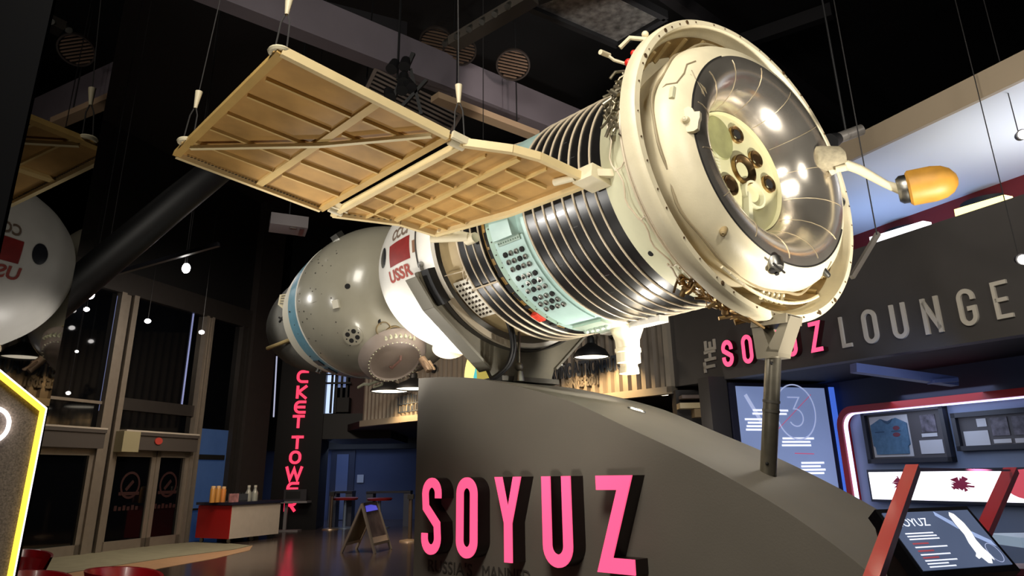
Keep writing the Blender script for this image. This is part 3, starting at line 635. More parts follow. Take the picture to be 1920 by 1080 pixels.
# ================================================================== spacecraft
soy = thing('spacecraft', L(0, -1.1, 3.0), 'full size crewed spacecraft on a cradle, cream ringed engine end towards the viewer', 'spacecraft')
def ring_arc(mb, t, R, r, a0=0, a1=360, n=96, k=6):
    if a1-a0 >= 360: mb.tube([LP(t, R, a0+(a1-a0)*i/n) for i in range(n)], r, k, True)
    else: mb.tube([LP(t, R, a0+(a1-a0)*i/n) for i in range(n+1)], r, k)
def patch(prof_fn, t0, t1, a0, a1, off=.004, nu=8, nv=8):
    return MB().grid(nu, nv, lambda i, j: (lambda t: LP(t, prof_fn(t)+off, a0+(a1-a0)*j))(t0+(t1-t0)*i))
def lbox(mb, t0, t1, a0, a1, R0, R1, n=6):
    """block that follows the hull from angle a0 to a1"""
    P = []
    for k in range(n+1):
        a = a0+(a1-a0)*k/n; P += [LP(t0, R0, a), LP(t1, R0, a), LP(t1, R1, a), LP(t0, R1, a)]
    fs = [(0, 1, 2, 3), tuple(4*n+i for i in (3, 2, 1, 0))]
    for k in range(n):
        for i in range(4): fs.append((4*k+i, 4*k+(i+1) % 4, 4*k+4+(i+1) % 4, 4*k+4+i))
    return mb.add(P, fs)
# -- engine ring
fl_ = MB().lathe([(.15, 1.30), (.135, 1.352), (.06, 1.362), (.02, 1.36), (0, 1.345), (-.003, 1.30), (.012, 1.287), (.06, 1.283), (.09, 1.26), (.11, 1.245), (.33, 1.15), (.34, 1.0)], L, 128).build('engine_ring', M_cream, soy)
mb = MB()
for k in range(40):
    a = 4+k*9+random.uniform(-2, 2); c = LP(-.004, 1.322, a); mb.cyl(c, c-A*.006, random.choice((.006, .008, .008)), n=8)
for a in (133, 152, 118, 60, 17, 305, 240, 292): c = LP(-.004, 1.325, a); mb.cyl(c, c-A*.008, .018, n=12)
mb.build('bolts', mat('bolt_dark', C(96, 74, 50), .5, .4), fl_)
mb = MB()
for k in range(30):
    a = 6+k*12; mb.bar(LP(.12, 1.225, a), LP(.32, 1.14, a), .035, .03, LP(0, 1, a)-L(0, 0, 0))
mb.build('recess_rib', mat('pale_rib', C(190, 166, 116), .5, var=.2), fl_)['kind'] = 'stuff'
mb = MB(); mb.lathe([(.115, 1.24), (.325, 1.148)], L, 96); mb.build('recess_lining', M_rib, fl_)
# -- central bulge: cream outside, polished inside
bulge_p = [(.42, 1.03), (.2, 1.08), (.1, 1.10), (.03, 1.105), (-.03, 1.085), (-.09, 1.045), (-.135, .99), (-.158, .935)]
bl = MB().lathe(bulge_p, L, 128).build('engine_bulge', M_cream, soy)
mir_p = [(-.158, .935), (-.17, .89), (-.172, .85), (-.16, .79), (-.13, .73), (-.08, .67), (-.02, .625), (.06, .585), (.15, .56), (.2, .548)]
rf = MB().lathe(mir_p, L, 128).build('reflector', M_chrome, soy)
sm = MB()
for k in range(14):
    a = 10+k*25.7; sm.tube([LP(t-.002*1, R+.0, a) for t, R in mir_p[1:-1]], .003, 5)
sm.build('seam', mat('seam_wire', C(196, 180, 150), .35, .6), rf)
edge = MB(); ring_arc(edge, -.16, .938, .006, 120, 330); edge.build('dark_edge', M_hole, rf)
# wiring on the bulge
mb = MB(); rr = random.Random(2)
P = []
for k in range(97):
    a = 30+k*3.6; R_ = 1.1+.012*sin(k*.9)+.01*sin(k*.37); P.append(LP(.035+.015*sin(k*.53), R_+.012, a))
mb.tube(P, .012, 6)
for pts in ([(.02, 1.09, 160), (-.03, 1.09, 158), (-.09, 1.05, 157), (-.11, 1.03, 150), (-.1, 1.04, 143), (-.125, 1.01, 138)], [(-.13, .995, 146), (-.15, .95, 150), (-.175, .86, 156), (-.12, .72, 161), (.1, .57, 164)], [(-.13, .99, 149), (-.178, .86, 153), (-.13, .74, 155), (.1, .58, 157)], [(-.05, 1.08, 300), (-.1, 1.04, 302), (-.14, .99, 306)]):
    mb.tube([LP(*p) for p in pts], .006, 6)
mb.build('wiring_loom', mat('grey_tan_wire', C(150, 136, 108), .5), bl)
# fittings on the bulge
def fitting(t, R, a, s, name, m, par):
    c = LP(t, R, a); n_ = (c-L(0, 0, t+.35)).normalized(); x = n_.orthogonal().normalized(); y = n_.cross(x)
    FT = lambda p, q, h: c + x*p + y*q + n_*h
    return MB().lathe([(-.03, s*1.1), (.02, s), (.05, s*.8), (.06, s*.35), (.05, .0)], FT, 20).build(name, m, par), FT
o_, FT = fitting(-.13, .98, 258, .075, 'valve', M_steel, bl)
MB().cyl(FT(.03, .02, .03), FT(.03, .02, .075), .024, n=12).cyl(FT(-.035, .015, .03), FT(-.035, .015, .07), .018, n=12).bar(FT(-.08, -.03, .06), FT(.1, -.03, .06), .012, .012).build('ports', M_hole, o_)
o_, FT = fitting(-.1, 1.03, 300, .03, 'valve', M_steel, bl)
o_, FT = fitting(-.14, .975, 177, .03, 'cover', M_cream, bl)
MB().prism([(.10*cos(k*pi/10)*(1+.18*sin(k*2.3)), .11*sin(k*pi/10)*(1+.15*sin(k*1.7))) for k in range(20)], -.03, .012, FT).build('cover_flap', M_cream, o_)
fitting(-.1, 1.035, 228, .03, 'plug', M_tan, bl)
lb = MB(); lbox(lb, -.06, -.095, 160, 166, 1.05, 1.075, 3); lb.build('label_plate', M_cream2, bl, 0)
# right side fittings in the recess
o_, FT = fitting(.02, 1.18, -3, .06, 'thruster_cluster', M_steel, fl_)
mb = MB()
for k in range(5): mb.bar(LP(.05, 1.2, 262+k*3), LP(.05, 1.12, 264+k*3.2), .02, .02)
ring_arc(mb, .0, 1.2, .014, 238, 296, 30)
for k in range(14): c = LP(-.012, 1.2, 242+k*3.6); mb.ball(c, .009, 5)
mb.build('bracket', M_cream, fl_)
# -- engine plate and nozzles
pl_ = MB().lathe([(.2, .0), (.2, .545), (.16, .552)], L, 96).build('engine_plate', mat('pale_green_plate', C(206, 202, 160), .35, var=.06, scale=4), soy)
def nozzle(x, y, r, d, name='nozzle', m=M_brass, dark=False):
    n = MB().lathe([(.195, r*1.06), (.185, r*1.05), (.18, r*.98), (.2, r*.9), (.2+d*.5, r*.6), (.2+d, r*.2)], lambda p, q, t: L(x+p, y+q, t-.01), 36).build(name, m, pl_)
    MB().lathe([(.2+d*.55, .0), (.2+d*.55, r*.62)], lambda p, q, t: L(x+p, y+q, t-.012), 24).build('throat', M_hole if dark else M_brass, n)
    return n
MB().lathe([(.215, .0), (.21, .05), (.19, .1), (.165, .125), (.165, .138), (.198, .142)], lambda p, q, t: L(.095+p, .045+q, t), 36).build('main_nozzle', M_brass, pl_)
for x, y, r, dk in ((.078, .385, .075, 1), (.293, .202, .075, 0), (-.123, -.159, .085, 0), (.42, -.01, .075, 1)):
    nz_ = MB().lathe([(.2, r*1.12), (.175, r*1.1), (.17, r), (.18, r*.85), (.195, r*.5)], lambda p, q, t: L(x+p, y+q, t), 30).build('nozzle', M_brass, pl_)
    MB().lathe([(.178, .0), (.178, r*.62)], lambda p, q, t: L(x+p, y+q, t), 20).build('throat', M_hole if dk else mat('bronze_throat', C(120, 92, 58), .3, 1), nz_)
MB().lathe([(.198, .0), (.19, .2), (.2, .21)], lambda p, q, t: L(-.15+p*.8, .29+q, t), 36).build('green_cover', mat('green_disc', C(142, 142, 96), .45, var=.2, scale=6), pl_)
MB().lathe([(.2, .13), (.16, .13), (.16, .11), (.2, .11)], lambda p, q, t: L(.166+p, -.18+q, t), 30).build('clip_ring', M_cream2, pl_)
MB().prism([(.0, -.48), (.06, -.47), (.09, -.2), (.06, -.18)], .15, .2, L).build('fairing', M_cream2, pl_)
for q in range(4): MB().bar(L(-.3, .06-.025*q, .195), L(-.2, .06-.03*q, .195), .012, .014).build('fin', M_cream2, pl_)
for x, y in ((-.0, .11), (.2, .16), (.21, -.06), (.07, -.12)): MB().ball(L(x, y, .19), .016, 6).build('knob', M_cream2, pl_)
# -- tapered skirt
sk = MB().lathe([(.14, 1.30), (.16, 1.26), (.3, 1.205), (.42, 1.15), (.55, 1.09), (.645, 1.056)], L, 128).build('tapered_skirt', M_cream2, soy)
mb = MB(); rr = random.Random(11)
ring_arc(mb, .2, 1.262, .018); ring_arc(mb, .25, 1.238, .010, 100, 330)
for k in range(9):
    a = 150+k*20; t_ = rr.uniform(.3, .42); n_ = 8
    mb.tube([LP(t_+.02*sin(i*1.3+k), 1.225-(t_-.3)*.45+.012, a+i*3) for i in range(n_)], rr.uniform(.005, .009), 6)
    mb.tube([LP(.25, 1.25, a), LP(.3, 1.225, a+1), LP(t_, 1.235-(t_-.3)*.45, a+1)], .006, 6)
mb.build('pipework', M_pipe, sk)['kind'] = 'stuff'
def clutter(par, a_c, a_w, t0, t1, R0, n, seed, name, m):
    rr = random.Random(seed); mb = MB()
    for k in range(n):
        a = a_c+rr.uniform(-a_w, a_w); t = rr.uniform(t0, t1); R_ = R0+rr.uniform(0, .07)+(.42-t)*.45
        p = LP(t, R_, a); q = LP(t+rr.uniform(-.12, .12), R_+rr.uniform(-.02, .06), a+rr.uniform(-6, 6))
        if k % 3: mb.tube([p, (p+q)/2+V((rr.uniform(-.02, .02), 0, rr.uniform(-.02, .03))), q], rr.uniform(.006, .016), 6)
        else: mb.cyl(p, p+(q-p)*.6, rr.uniform(.015, .03), n=10)
    mb.build(name, m, par)['kind'] = 'stuff'
clutter(sk, -113, 9, .2, .45, 1.14, 46, 1, 'thruster_pipework', M_brass)
clutter(sk, 162, 16, .24, .42, 1.15, 50, 2, 'thruster_pipework', mat('grey_pipe_metal', C(140, 132, 112), .35, .8))
clutter(sk, -95, 9, .1, .3, 1.17, 30, 3, 'thruster_pipework', M_brass)
MB().cyl(LP(.5, 1.11, -134), LP(.5, 1.122, -134), .024, n=14).build('port_hole', M_hole, sk)
MB().ball(LP(.2, 1.31, 149), .035, 8).ball(LP(.17, 1.33, 145), .028, 8).build('red_cap', mat('red_cap', C(214, 40, 30), .4), sk)
mb = MB(); mb.tube([LP(.25, 1.26, 146), LP(.3, 1.38, 148), LP(.33, 1.44, 147)], .014, 6); mb.cyl(LP(.33, 1.42, 146.5), LP(.32, 1.5, 149), .022, n=10); mb.tube([LP(.12, 1.34, 137), LP(.22, 1.42, 138), LP(.3, 1.4, 141)], .02, 8); mb.ball(LP(.12, 1.38, 136), .03, 8)
mb.build('sensor_arm', M_cream, sk)
# -- black radiator with coolant pipes
rd = MB().lathe([(.64, 1.03), (.645, 1.05), (1.61, 1.05), (1.615, 1.03)], L, 128).build('radiator', M_black, soy)
for k in range(8):
    mb = MB(); ring_arc(mb, .765+k*.118, 1.054, .0095); mb.build('coolant_pipe', M_pipe, rd)
mb = MB(); rr = random.Random(5)
for k in range(10):
    t = .7+rr.randint(0, 7)*.118; a = rr.uniform(-200, -90); mb.grid(1, 3, lambda i, j: LP(t+i*.1, 1.0515, a+j*.25))
mb.build('panel_joint', mat('joint_grey', C(80, 78, 78), .5), rd)
# -- instrument band
ib = MB().lathe([(1.61, 1.0), (1.612, 1.045), (2.11, 1.045), (2.115, 1.0)], L, 128).build('instrument_band', M_mint, soy)
lb = MB(); lbox(lb, 1.66, 2.03, -161, -104, 1.04, 1.062, 14); cpn = lb.build('connector_panel', M_mint, ib, 20)
for r_ in range(9):
    for c_ in range(4):
        if r_ in (3, 4, 5) and c_ == 0 and r_ == 4: continue
        a = -154+r_*3.9+(r_ > 2)*1.2+(r_ > 5)*1.2; t = 1.945-c_*.073
        s_ = MB(); p0, p1, p2 = LP(t, 1.06, a), LP(t, 1.078, a), LP(t, 1.085, a)
        s_.cyl(p0, p1, .026, .026, 14).cyl(p1, p2, .02, .012, 12); s_.build('connector', M_steel if (r_+c_) % 3 else M_dark, cpn)
mb = MB()
for r_ in range(9):
    for c_ in range(4):
        a = -154+r_*3.9+(r_ > 2)*1.2+(r_ > 5)*1.2; t = 1.945-c_*.073; p = LP(t, 1.079, a+.35); mb.cyl(p, LP(t, 1.088, a+.35), .013, n=10)
mb.build('socket_holes', M_hole, cpn)
lb = MB(); lbox(lb, 1.71, 1.965, -173.5, -161.5, 1.03, 1.13, 4); bx = lb.build('equipment_box', M_mint, ib, 20)
lb = MB(); lbox(lb, 1.69, 1.98, -161.5, -158.8, 1.03, 1.075, 2)
for k in range(9): c = LP(1.71+k*.032, 1.078, -160); lb.cyl(c, LP(1.71+k*.032, 1.086, -160), .007, n=8)
lb.build('mounting_strip', mat('mint_grey', C(140, 160, 146), .45), bx, 20)
lb = MB(); lbox(lb, 1.98, 2.11, 185, 255, 1.045, 1.052, 14); lb.build('edge_strip', mat('sage_strip', C(150, 176, 160), .5), ib, 20)
mb = MB()
for k in range(30): c = LP(2.0+.035*(k % 3), 1.053, 186+k*2.3); mb.cyl(c, LP(2.0+.035*(k % 3), 1.06, 186+k*2.3), .007, n=8)
mb.build('rivets', M_dsteel, ib)
lb = MB(); lbox(lb, 1.64, 2.0, -101, -80, 1.04, 1.08, 6)
for k in range(5): lb.ball(LP(1.7+k*.065, 1.08, -94), .032, 8)
lb.build('valve_block', mat('silver_mint', C(180, 196, 180), .3, .5), ib, 20)
# -- gap and narrow radiator
gp = MB().lathe([(2.11, 1.02), (2.21, 1.02)], L, 128).build('gap_ring', mat('ochre_gap', C(150, 118, 62), .5, var=.4, scale=10), soy)
lb = MB(); lbox(lb, 2.125, 2.15, 186, 272, 1.018, 1.03, 20)
for k in range(14): a_ = 190+k*5.8+rr.uniform(-2, 2); lbox(lb, 2.13, rr.uniform(2.16, 2.2), a_, a_+rr.uniform(2, 5), 1.018, 1.04, 2)
lb.build('gap_fittings', M_hole, gp, 20)
lb = MB(); lbox(lb, 2.12, 2.2, -118.5, -112.5, 1.02, 1.066, 3); lb.build('red_tag', mat('red_cover', C(206, 60, 40), .6, var=.3, scale=40), gp, 20)
nr = MB().lathe([(2.2, 1.02), (2.205, 1.05), (2.55, 1.05), (2.555, .96)], L, 128).build('narrow_radiator', M_black, soy)
for k in range(4):
    mb = MB(); ring_arc(mb, 2.215+k*.108, 1.054, .0095); mb.build('coolant_pipe', M_pipe, nr)
mb = MB(); mb.bar(LP(2.2, 1.066, -143), LP(2.56, 1.066, -143), .014, .014); mb.build('cross_strap', M_pipe, nr)
# -- neck between modules
nk = MB().lathe([(2.55, .97), (2.57, .9), (2.93, .9), (2.98, .93)], L, 96).build('neck_section', mat('tan_neck', C(166, 146, 108), .55, var=.12, scale=4), soy)
lb = MB(); lbox(lb, 2.68, 2.92, -149, -122, .93, .955, 6); pn = lb.build('socket_plate', mat('pale_plate', C(226, 220, 204), .45), nk, 20)
mb = MB(); rr = random.Random(9)
for r_ in range(8):
    for c_ in range(4): c = LP(2.72+c_*.052, .955, -146.5+r_*3.1); mb.cyl(c, LP(2.72+c_*.052, .968, -146.5+r_*3.1), .013, n=10)
mb.build('sockets', mat('dark_socket', C(66, 56, 44), .4, .4), pn)
mb = MB()
for a_ in (180, 205): mb.tube([LP(2.55, 1.0, a_), LP(2.7, .96, a_+1), LP(2.95, .98, a_)], .006, 6)
mb.tube([LP(2.56, 1.02, 203), LP(2.72, .95, 207), LP(2.8, .93, 214), LP(2.7, .95, 220)], .006, 6)
for k in range(14): c = LP(2.58+rr.uniform(0, .08), .98, 212+rr.uniform(-9, 9)); mb.cyl(c, c+V((rr.uniform(-.04, .04), rr.uniform(-.04, .04), rr.uniform(-.04, .04))), .012, n=8)
mb.build('cables', M_pipe, nk)
rim = MB(); lbox(rim, 2.84, 2.9, -150, -98, 1.06, 1.1, 14); 
# -- descent module
dprof = [(2.93, 1.02), (2.935, 1.06), (3.02, 1.075), (3.12, 1.085), (3.3, 1.085), (3.5, 1.07), (3.7, 1.035), (3.9, .985), (4.05, .93), (4.2, .865), (4.32, .79), (4.45, .69), (4.55, .58), (4.63, .45), (4.66, .3)]
dp = cr(dprof, 4)
def interp(P):
    def f(t):
        for (a, b), (c, d) in zip(P[:-1], P[1:]):
            if a <= t <= c: return b if c == a else b+(d-b)*(t-a)/(c-a)
        return P[-1][1] if t > P[-1][0] else P[0][1]
    return f
dR = interp(dprof[1:])
dm = MB().lathe(dprof[:2] + cr(dprof[1:], 5), L, 128).build('descent_module', M_white, soy, 50)
patch(dR, 3.245, 3.69, 175.8, 189.2, .004).build('flag', M_flag, dm)
def dm_text(s, t_l, ang, hgt, fit, m, nm_):
    mb = MB(); rr_ = .98
    text_on(mb, s, lambda x, y, h: (lambda tt: LP(tt, dR(tt)+.006+h, ang-y/dR(tt)*57.3))(t_l-x), hgt, .6, .001, fit=fit, bold=.005); mb.build(nm_, m, dm)
M_letr = mat('faded_red_lettering', C(176, 84, 74), .6, var=.15, scale=20)
dm_text('USSR', 3.75, -161.8, .125, .5, M_letr, 'country_lettering')
dm_text('CCCP', 3.64, 173.6, .12, .40, mat('brown_lettering', C(128, 108, 92), .6), 'country_lettering')
mb = MB(); mb.grid(1, 1, lambda i, j: LP(3.2+i*-.05, dR(3.3)+.005, 180+j*7)); mb.build('emblem', mat('brown_mark', C(150, 110, 84), .6), dm)
wn = MB().grid(20, 1, lambda i, j: (lambda a: LP(3.9+.1*j*cos(a), dR(3.9+.1*j*cos(a))+.006, 179.5+6.8*j*sin(a)))(2*pi*i)).build('window', mat('dark_porthole', C(44, 46, 52), .2), dm)
mb = MB(); mb.tube([LP(3.135, 1.092, 150+k*2) for k in range(24)], .009, 6); mb.build('seam', mat('dark_seam', C(66, 62, 58), .5), dm)
mb = MB(); mb.cyl(LP(3.09, 1.08, -165), LP(3.09, 1.11, -165), .03, n=12); mb.bar(LP(3.09, 1.1, -165), LP(3.08, 1.1, -158), .03, .03); mb.build('latch', M_steel, dm)
MB().ball(LP(4.05, .9, -96), .2, 14, (1, 1, .6)).build('lower_cover', mat('peach_cover', C(236, 214, 180), .5), dm)
# -- orbital module
oprof = [(4.7, .3), (4.76, .6), (4.88, .8), (5.05, .925), (5.3, .995), (5.55, 1.0), (5.8, .97), (6.1, .915), (6.3, .87), (6.47, .82)]
OX, OY = -.06, -.03
def LO(x, y, t): return L(x+OX, y+OY, t)
def LPO(t, R, deg): return LO(R*cos(rad(deg)), R*sin(rad(deg)), t)
oR = interp(oprof)
om = MB().lathe(cr(oprof, 5), LO, 128).build('orbital_module', M_orb, soy, 50)
def oband(t0, t1, off, m, nm_, par=om):
    return MB().lathe([(t0, oR(t0)-.01)] + [(t0+(t1-t0)*k/4, oR(t0+(t1-t0)*k/4)+off) for k in range(5)] + [(t1, oR(t1)-.01)], LO, 128).build(nm_, m, par)
oband(5.78, 5.81, .006, M_white, 'white_line'); bb = oband(5.81, 6.13, .005, M_blue, 'blue_band'); oband(6.13, 6.475, .006, mat('cream_white_band', C(226, 220, 200), .4), 'white_band')
mb = MB()
for k in range(10): a = 190+k*9+random.uniform(-3, 3); c = LPO(6.0+random.uniform(-.06, .06), oR(6.0)+.008, a); mb.ball(c, .01, 6)
mb.build('studs', M_dsteel, bb)
lb = MB()
for t0, t1, a0_, a1_ in ((5.93, 6.1, -128, -122), (5.95, 6.08, -118, -110)):
    for k in range(4):
        pass
    P = [LPO(t, oR(t)+h, a) for a in (a0_, a1_) for t, h in ((t0, 0), (t1, 0), (t1, .02), (t0, .02))]
    lb.add(P, [(0, 1, 2, 3), (7, 6, 5, 4), (0, 4, 5, 1), (1, 5, 6, 2), (2, 6, 7, 3), (3, 7, 4, 0)])
lb.build('camera_cover', mat('slate_box', C(60, 72, 82), .4), bb, 0)
nprof = [(6.47, .76), (6.85, .735), (7.2, .68), (7.5, .59), (7.75, .46), (7.95, .3), (8.05, .15), (8.08, .0)]
ns = MB().lathe(cr(nprof, 5), LO, 96).build('nose_cone', M_nose, soy, 50)
mb = MB(); b0_ = LPO(6.5, .74, -150); mb.tube([b0_, LPO(6.75, .80, -150), LPO(7.05, .85, -150)], .028, 8); mb.build('docking_rod', mat('tan_rod', C(190, 165, 110), .4, .3), ns)
mb = MB(); p = LPO(6.6, .76, 168); mb.tube([LPO(6.5, .80, 164), LPO(6.54, .86, 166), LPO(6.52, .86, 175), LPO(6.48, .80, 179)], .016, 8)
for k in range(5): mb.tube([LPO(6.48, .8, 164+k*3), LPO(6.54, .86, 166+k*2.2)], .012, 6)
mb.build('antenna_frame', M_cream, ns)
mb = MB(); mb.bar(LPO(6.6, .74, 190), LPO(6.72, .76, 184), .02, .02); mb.bar(LPO(6.6, .74, 183), LPO(6.72, .76, 189), .02, .02); mb.build('star_fitting', M_hole, ns)
mb = MB(); mb.cyl(LPO(6.7, .7, -105), LPO(6.72, .8, -105), .04, n=12); mb.build('lower_lamp', M_steel, ns)
# hatch and small openings
def on_om(t, a):
    R = oR(t); c = LPO(t, R, a); n_ = (LPO(t, R+.1, a)-c); dr = (oR(t+.05)-oR(t-.05))/.1
    n_ = (n_.normalized() - A*dr).normalized(); y = A.cross(n_).normalized(); x = n_.cross(y)
    return lambda p, q, h: c + x*p + y*q + n_*h
HT = on_om(4.97, -100)
h_ = MB().lathe([(-.08, .43), (.0, .395), (.055, .335), (.055, .31), (.035, .30), (.03, .29), (.03, .16), (.03, .0)], HT, 64).build('hatch', mat('mauve_grey_hatch', C(150, 136, 126), .45, var=.06), om)
mb = MB(); mb.tube([HT(-.1, -.02, .04), HT(-.08, -.02, .09), HT(.08, .0, .09), HT(.1, .0, .04)], .016, 8); mb.build('hatch_handle', mat('brown_handle', C(120, 86, 76), .4), h_)
mb = MB()
for k in range(36): a = rad(k*10); mb.ball(HT(.322*cos(a), .322*sin(a), .056), .009, 5)
for k in range(7): a = rad(130+k*9); mb.cyl(HT(.385*cos(a), .385*sin(a), -.03), HT(.385*cos(a), .385*sin(a), .03), .018, n=10)
mb.build('hatch_bolts', M_cream2, h_)
PT_ = on_om(5.0, -137)
pc = MB().lathe([(-.03, .125), (.012, .125), (.016, .11), (.016, 0)], PT_, 32).build('port_cluster', M_orb, om)
mb = MB()
for k in range(4): a = rad(45+k*90); mb.add([PT_(.062*cos(a)+.03*cos(j*pi/8), .062*sin(a)+.03*sin(j*pi/8), .0185) for j in range(16)], [tuple(range(16))])
for k in range(4): a = rad(k*90); mb.add([PT_(.085*cos(a)+.01*cos(j*pi/4), .085*sin(a)+.01*sin(j*pi/4), .0185) for j in range(8)], [tuple(range(8))])
mb.build('port_opening', M_hole, pc, 0)
for t_, a_, r_ in ((4.72, -126, .085), (4.62, -113, .12)):
    W_ = on_om(max(t_, 4.8), a_); MB().lathe([(-.03, r_*1.15), (.03, r_*1.1), (.035, r_), (-.01, r_*.95), (-.01, 0)], W_, 32).build('porthole', M_tan, om)
mb = MB(); rr = random.Random(21)
for k in range(36):
    t = rr.uniform(4.95, 5.7); a = rr.uniform(150, 235); W_ = on_om(t, a); r_ = rr.uniform(.006, .011); MB().lathe([(0, r_), (.01, r_*.8), (.01, 0)], W_, 8).build('stud', M_dsteel, om)
for k, (t, a) in enumerate(((4.88, 183), (4.84, 187), (4.8, 230), (4.78, 226))): W_ = on_om(t, a); MB().lathe([(0, .034), (.006, .034), (.006, 0)], W_, 14).build('dark_port', M_hole, om)
W_ = on_om(5.0, 196); mb = MB().box(-.04, .04, -.05, .05, 0, .05, W_); mb.build('small_box', mat('pale_box', C(214, 208, 190), .5), om, 0)
W_ = on_om(4.9, 150); MB().box(-.08, .08, -.05, .05, 0, .07, on_om(5.5, 128)).build('small_box', M_steel, om, 0)
mb = MB(); mb.tube([LPO(t, oR(t)+.002, 190) for t in (4.95, 5.1, 5.3, 5.5, 5.7, 5.94)], .004, 5); mb.build('seam', mat('faint_seam', C(130, 124, 106), .5), om)
mb = MB(); mb.cyl(LPO(4.82, .86, -82), LPO(4.7, 1.02, -82), .05, n=10)
for k in range(6): mb.bar(LPO(4.75, .9, -84+k), LPO(4.6+.03*k, 1.02, -86+k*2), .02, .02)
mb.build('lower_antenna', mat('peach_metal', C(190, 160, 130), .4, .4), om)
mb = MB(); mb.tube([LPO(5.7, 1.0, -84), LPO(5.9, 1.03, -86), LPO(6.1, 1.0, -84), LPO(6.3, 1.02, -82)], .02, 8); mb.tube([LPO(5.5, 1.0, -88), LPO(5.55, 1.08, -88), LPO(5.8, 1.08, -86)], .015, 8); mb.build('grab_rail', M_cream2, om)
# -- sensor hanging under the radiator
sn = MB().bar(LP(1.2, 1.09, -85), LP(2.0, 1.07, -80), .12, .06).build('sensor_mount', M_white, soy, 0)
sp = LP(1.72, 1.06, -80); dz = V((.0, .0, -1))
MB().lathe([(0, .17), (.1, .16), (.2, .12), (.28, .115), (.285, .125), (.32, .125), (.325, .115), (.42, .115), (.43, .085), (.46, .085), (.465, .09), (.52, .095), (.525, .0)], lambda x, y, h: sp + V((x, y, -h+.06)), 32).build('attitude_sensor', mat('white_sensor', C(238, 222, 190), .35), sn)
# -- boom with yellow radome
bmp = aty(1553, 298, 6.3)
hb = MB(); bxv = (aty(1577, 300, 6.27)-aty(1530, 298, 6.33)); hb.lathe([(-.13, .0), (-.13, .12), (-.11, .14), (.09, .145), (.12, .12), (.12, 0)], lambda x, y, h: bmp + bxv.normalized()*h + V((0, y*.7, x*.85)), 18)
bo = hb.build('boom_hinge', M_cloth, soy, 60)
p1 = aty(1568, 302, 6.25); p2 = aty(1612, 318, 6.22); p3 = aty(1660, 345, 6.17); p4 = aty(1690, 356, 6.13)
MB().tube([p1, p2, p3, p4], [.045, .045, .035, .045], 12).build('boom', M_cream, bo)
ax = (aty(1782, 338, 5.95)-p4).normalized(); 
RDM = lambda x, y, h: p4 + ax*h + ax.orthogonal().normalized()*x + ax.cross(ax.orthogonal().normalized())*y
MB().lathe([(-.03, .0), (-.03, .10), (.0, .125), (.05, .125), (.05, .11)], RDM, 28).build('radome_collar', M_steel, bo)
MB().lathe([(.05, .0), (.05, .135), (.07, .155), (.25, .155), (.33, .14), (.39, .105), (.43, .05), (.44, 0)], RDM, 40).build('radome', M_yellow, bo)
mb = MB(); mb.cyl(aty(1568, 318, 6.25), aty(1588, 314, 6.2), .03, n=10); mb.bar(aty(1556, 324, 6.3), aty(1590, 306, 6.22), .03, .05); mb.bar(aty(1550, 300, 6.3), LP(.1, 1.3, 14), .1, .1); mb.build('boom_bracket', M_cream, bo)
# -- solar panel wing
PH, DL, RR = rad(190.07), rad(-11.39), 1.12
w2 = (-cos(DL), -sin(DL)); n2 = (w2[1], -w2[0]); r0 = (RR*cos(PH), RR*sin(PH))
def SPt(l, t, h=0): return L(r0[0]+w2[0]*l-n2[0]*h, r0[1]+w2[1]*l-n2[1]*h, t)   # h > 0 below the panel
def SPp(x, y, h): return SPt(x, y, h)
def wing(name, outline, bars, braces, cells):
    root = MB().prism(outline, -.03, 0, SPp).build(name, M_gold, soy, 0)
    n = len(outline)
    for i in range(n):
        a, b = outline[i], outline[(i+1) % n]
        tanE = name[0] == 'o' and i in (1, 3)
        MB().bar(SPt(*a, .012), SPt(*b, .012), .06 if tanE else .04, .05 if tanE else .07, SPt(0, 0, 1)-SPt(0, 0, 0)).build('edge_frame', mat('tan_frame', C(200, 164, 96), .5, var=.1, scale=5) if tanE else M_frame, root, 0)
    for a, b, wd in bars:
        MB().bar(SPt(*a, .012), SPt(*b, .012), wd*.72, .034, SPt(0, 0, 1)-SPt(0, 0, 0)).build('rib', mat('tan_rib', C(204, 174, 112), .5, var=.1, scale=5), root, 0)
    for a, b in braces:
        MB().bar(SPt(*a, .05), SPt(*b, .05), .03, .03, SPt(0, 0, 1)-SPt(0, 0, 0)).build('brace', mat('pale_brace', C(232, 216, 170), .5), root, 0)
    return root
bars = [((1.645, .97), (1.645, 2.89), .085)] + [((2.27, t), (1.68, t-.03), .03) for t in (1.32, 1.61, 1.95, 2.26, 2.56)] + [((1.6, t), (1.13, t-.03), .03) for t in (1.27, 1.56, 1.9, 2.2, 2.52)]
w1 = wing('outer_solar_panel', [(2.335, .95), (1.10, .98), (1.10, 2.86), (2.29, 2.89)], bars, [((2.27, 2.62), (1.64, 1.78)), ((1.64, 1.78), (1.2, 1.02))], None)
bars = [((.585, .84), (.57, 2.52), .06)] + [((.93, t), (.62, t-.02), .028) for t in (1.3, 1.62, 1.95, 2.26, 2.56)] + [((.54, t), (.17, t-.02), .028) for t in (1.05, 1.4, 1.75, 2.1, 2.33)] + [((.76, 1.0), (.76, 2.7), .022), ((.36, .8), (.36, 2.48), .022)]
w2_ = wing('inner_solar_panel', [(.97, .98), (.69, .78), (.5, .71), (.12, .69), (.02, .66), (.06, 1.6), (.2, 2.47), (.52, 2.53), (.98, 2.87)], bars, [], None)
for pt_ in ((1.0, 1.02), (1.0, 2.78)):
    mb = MB(); mb.cyl(SPt(pt_[0]-.06, pt_[1], .02), SPt(pt_[0]+.06, pt_[1], .02), .035, n=12); mb.bar(SPt(pt_[0]-.08, pt_[1]-.06, .0), SPt(pt_[0]+.08, pt_[1]-.06, .0), .03, .06); mb.build('hinge', M_cream, w1)
mb = MB()
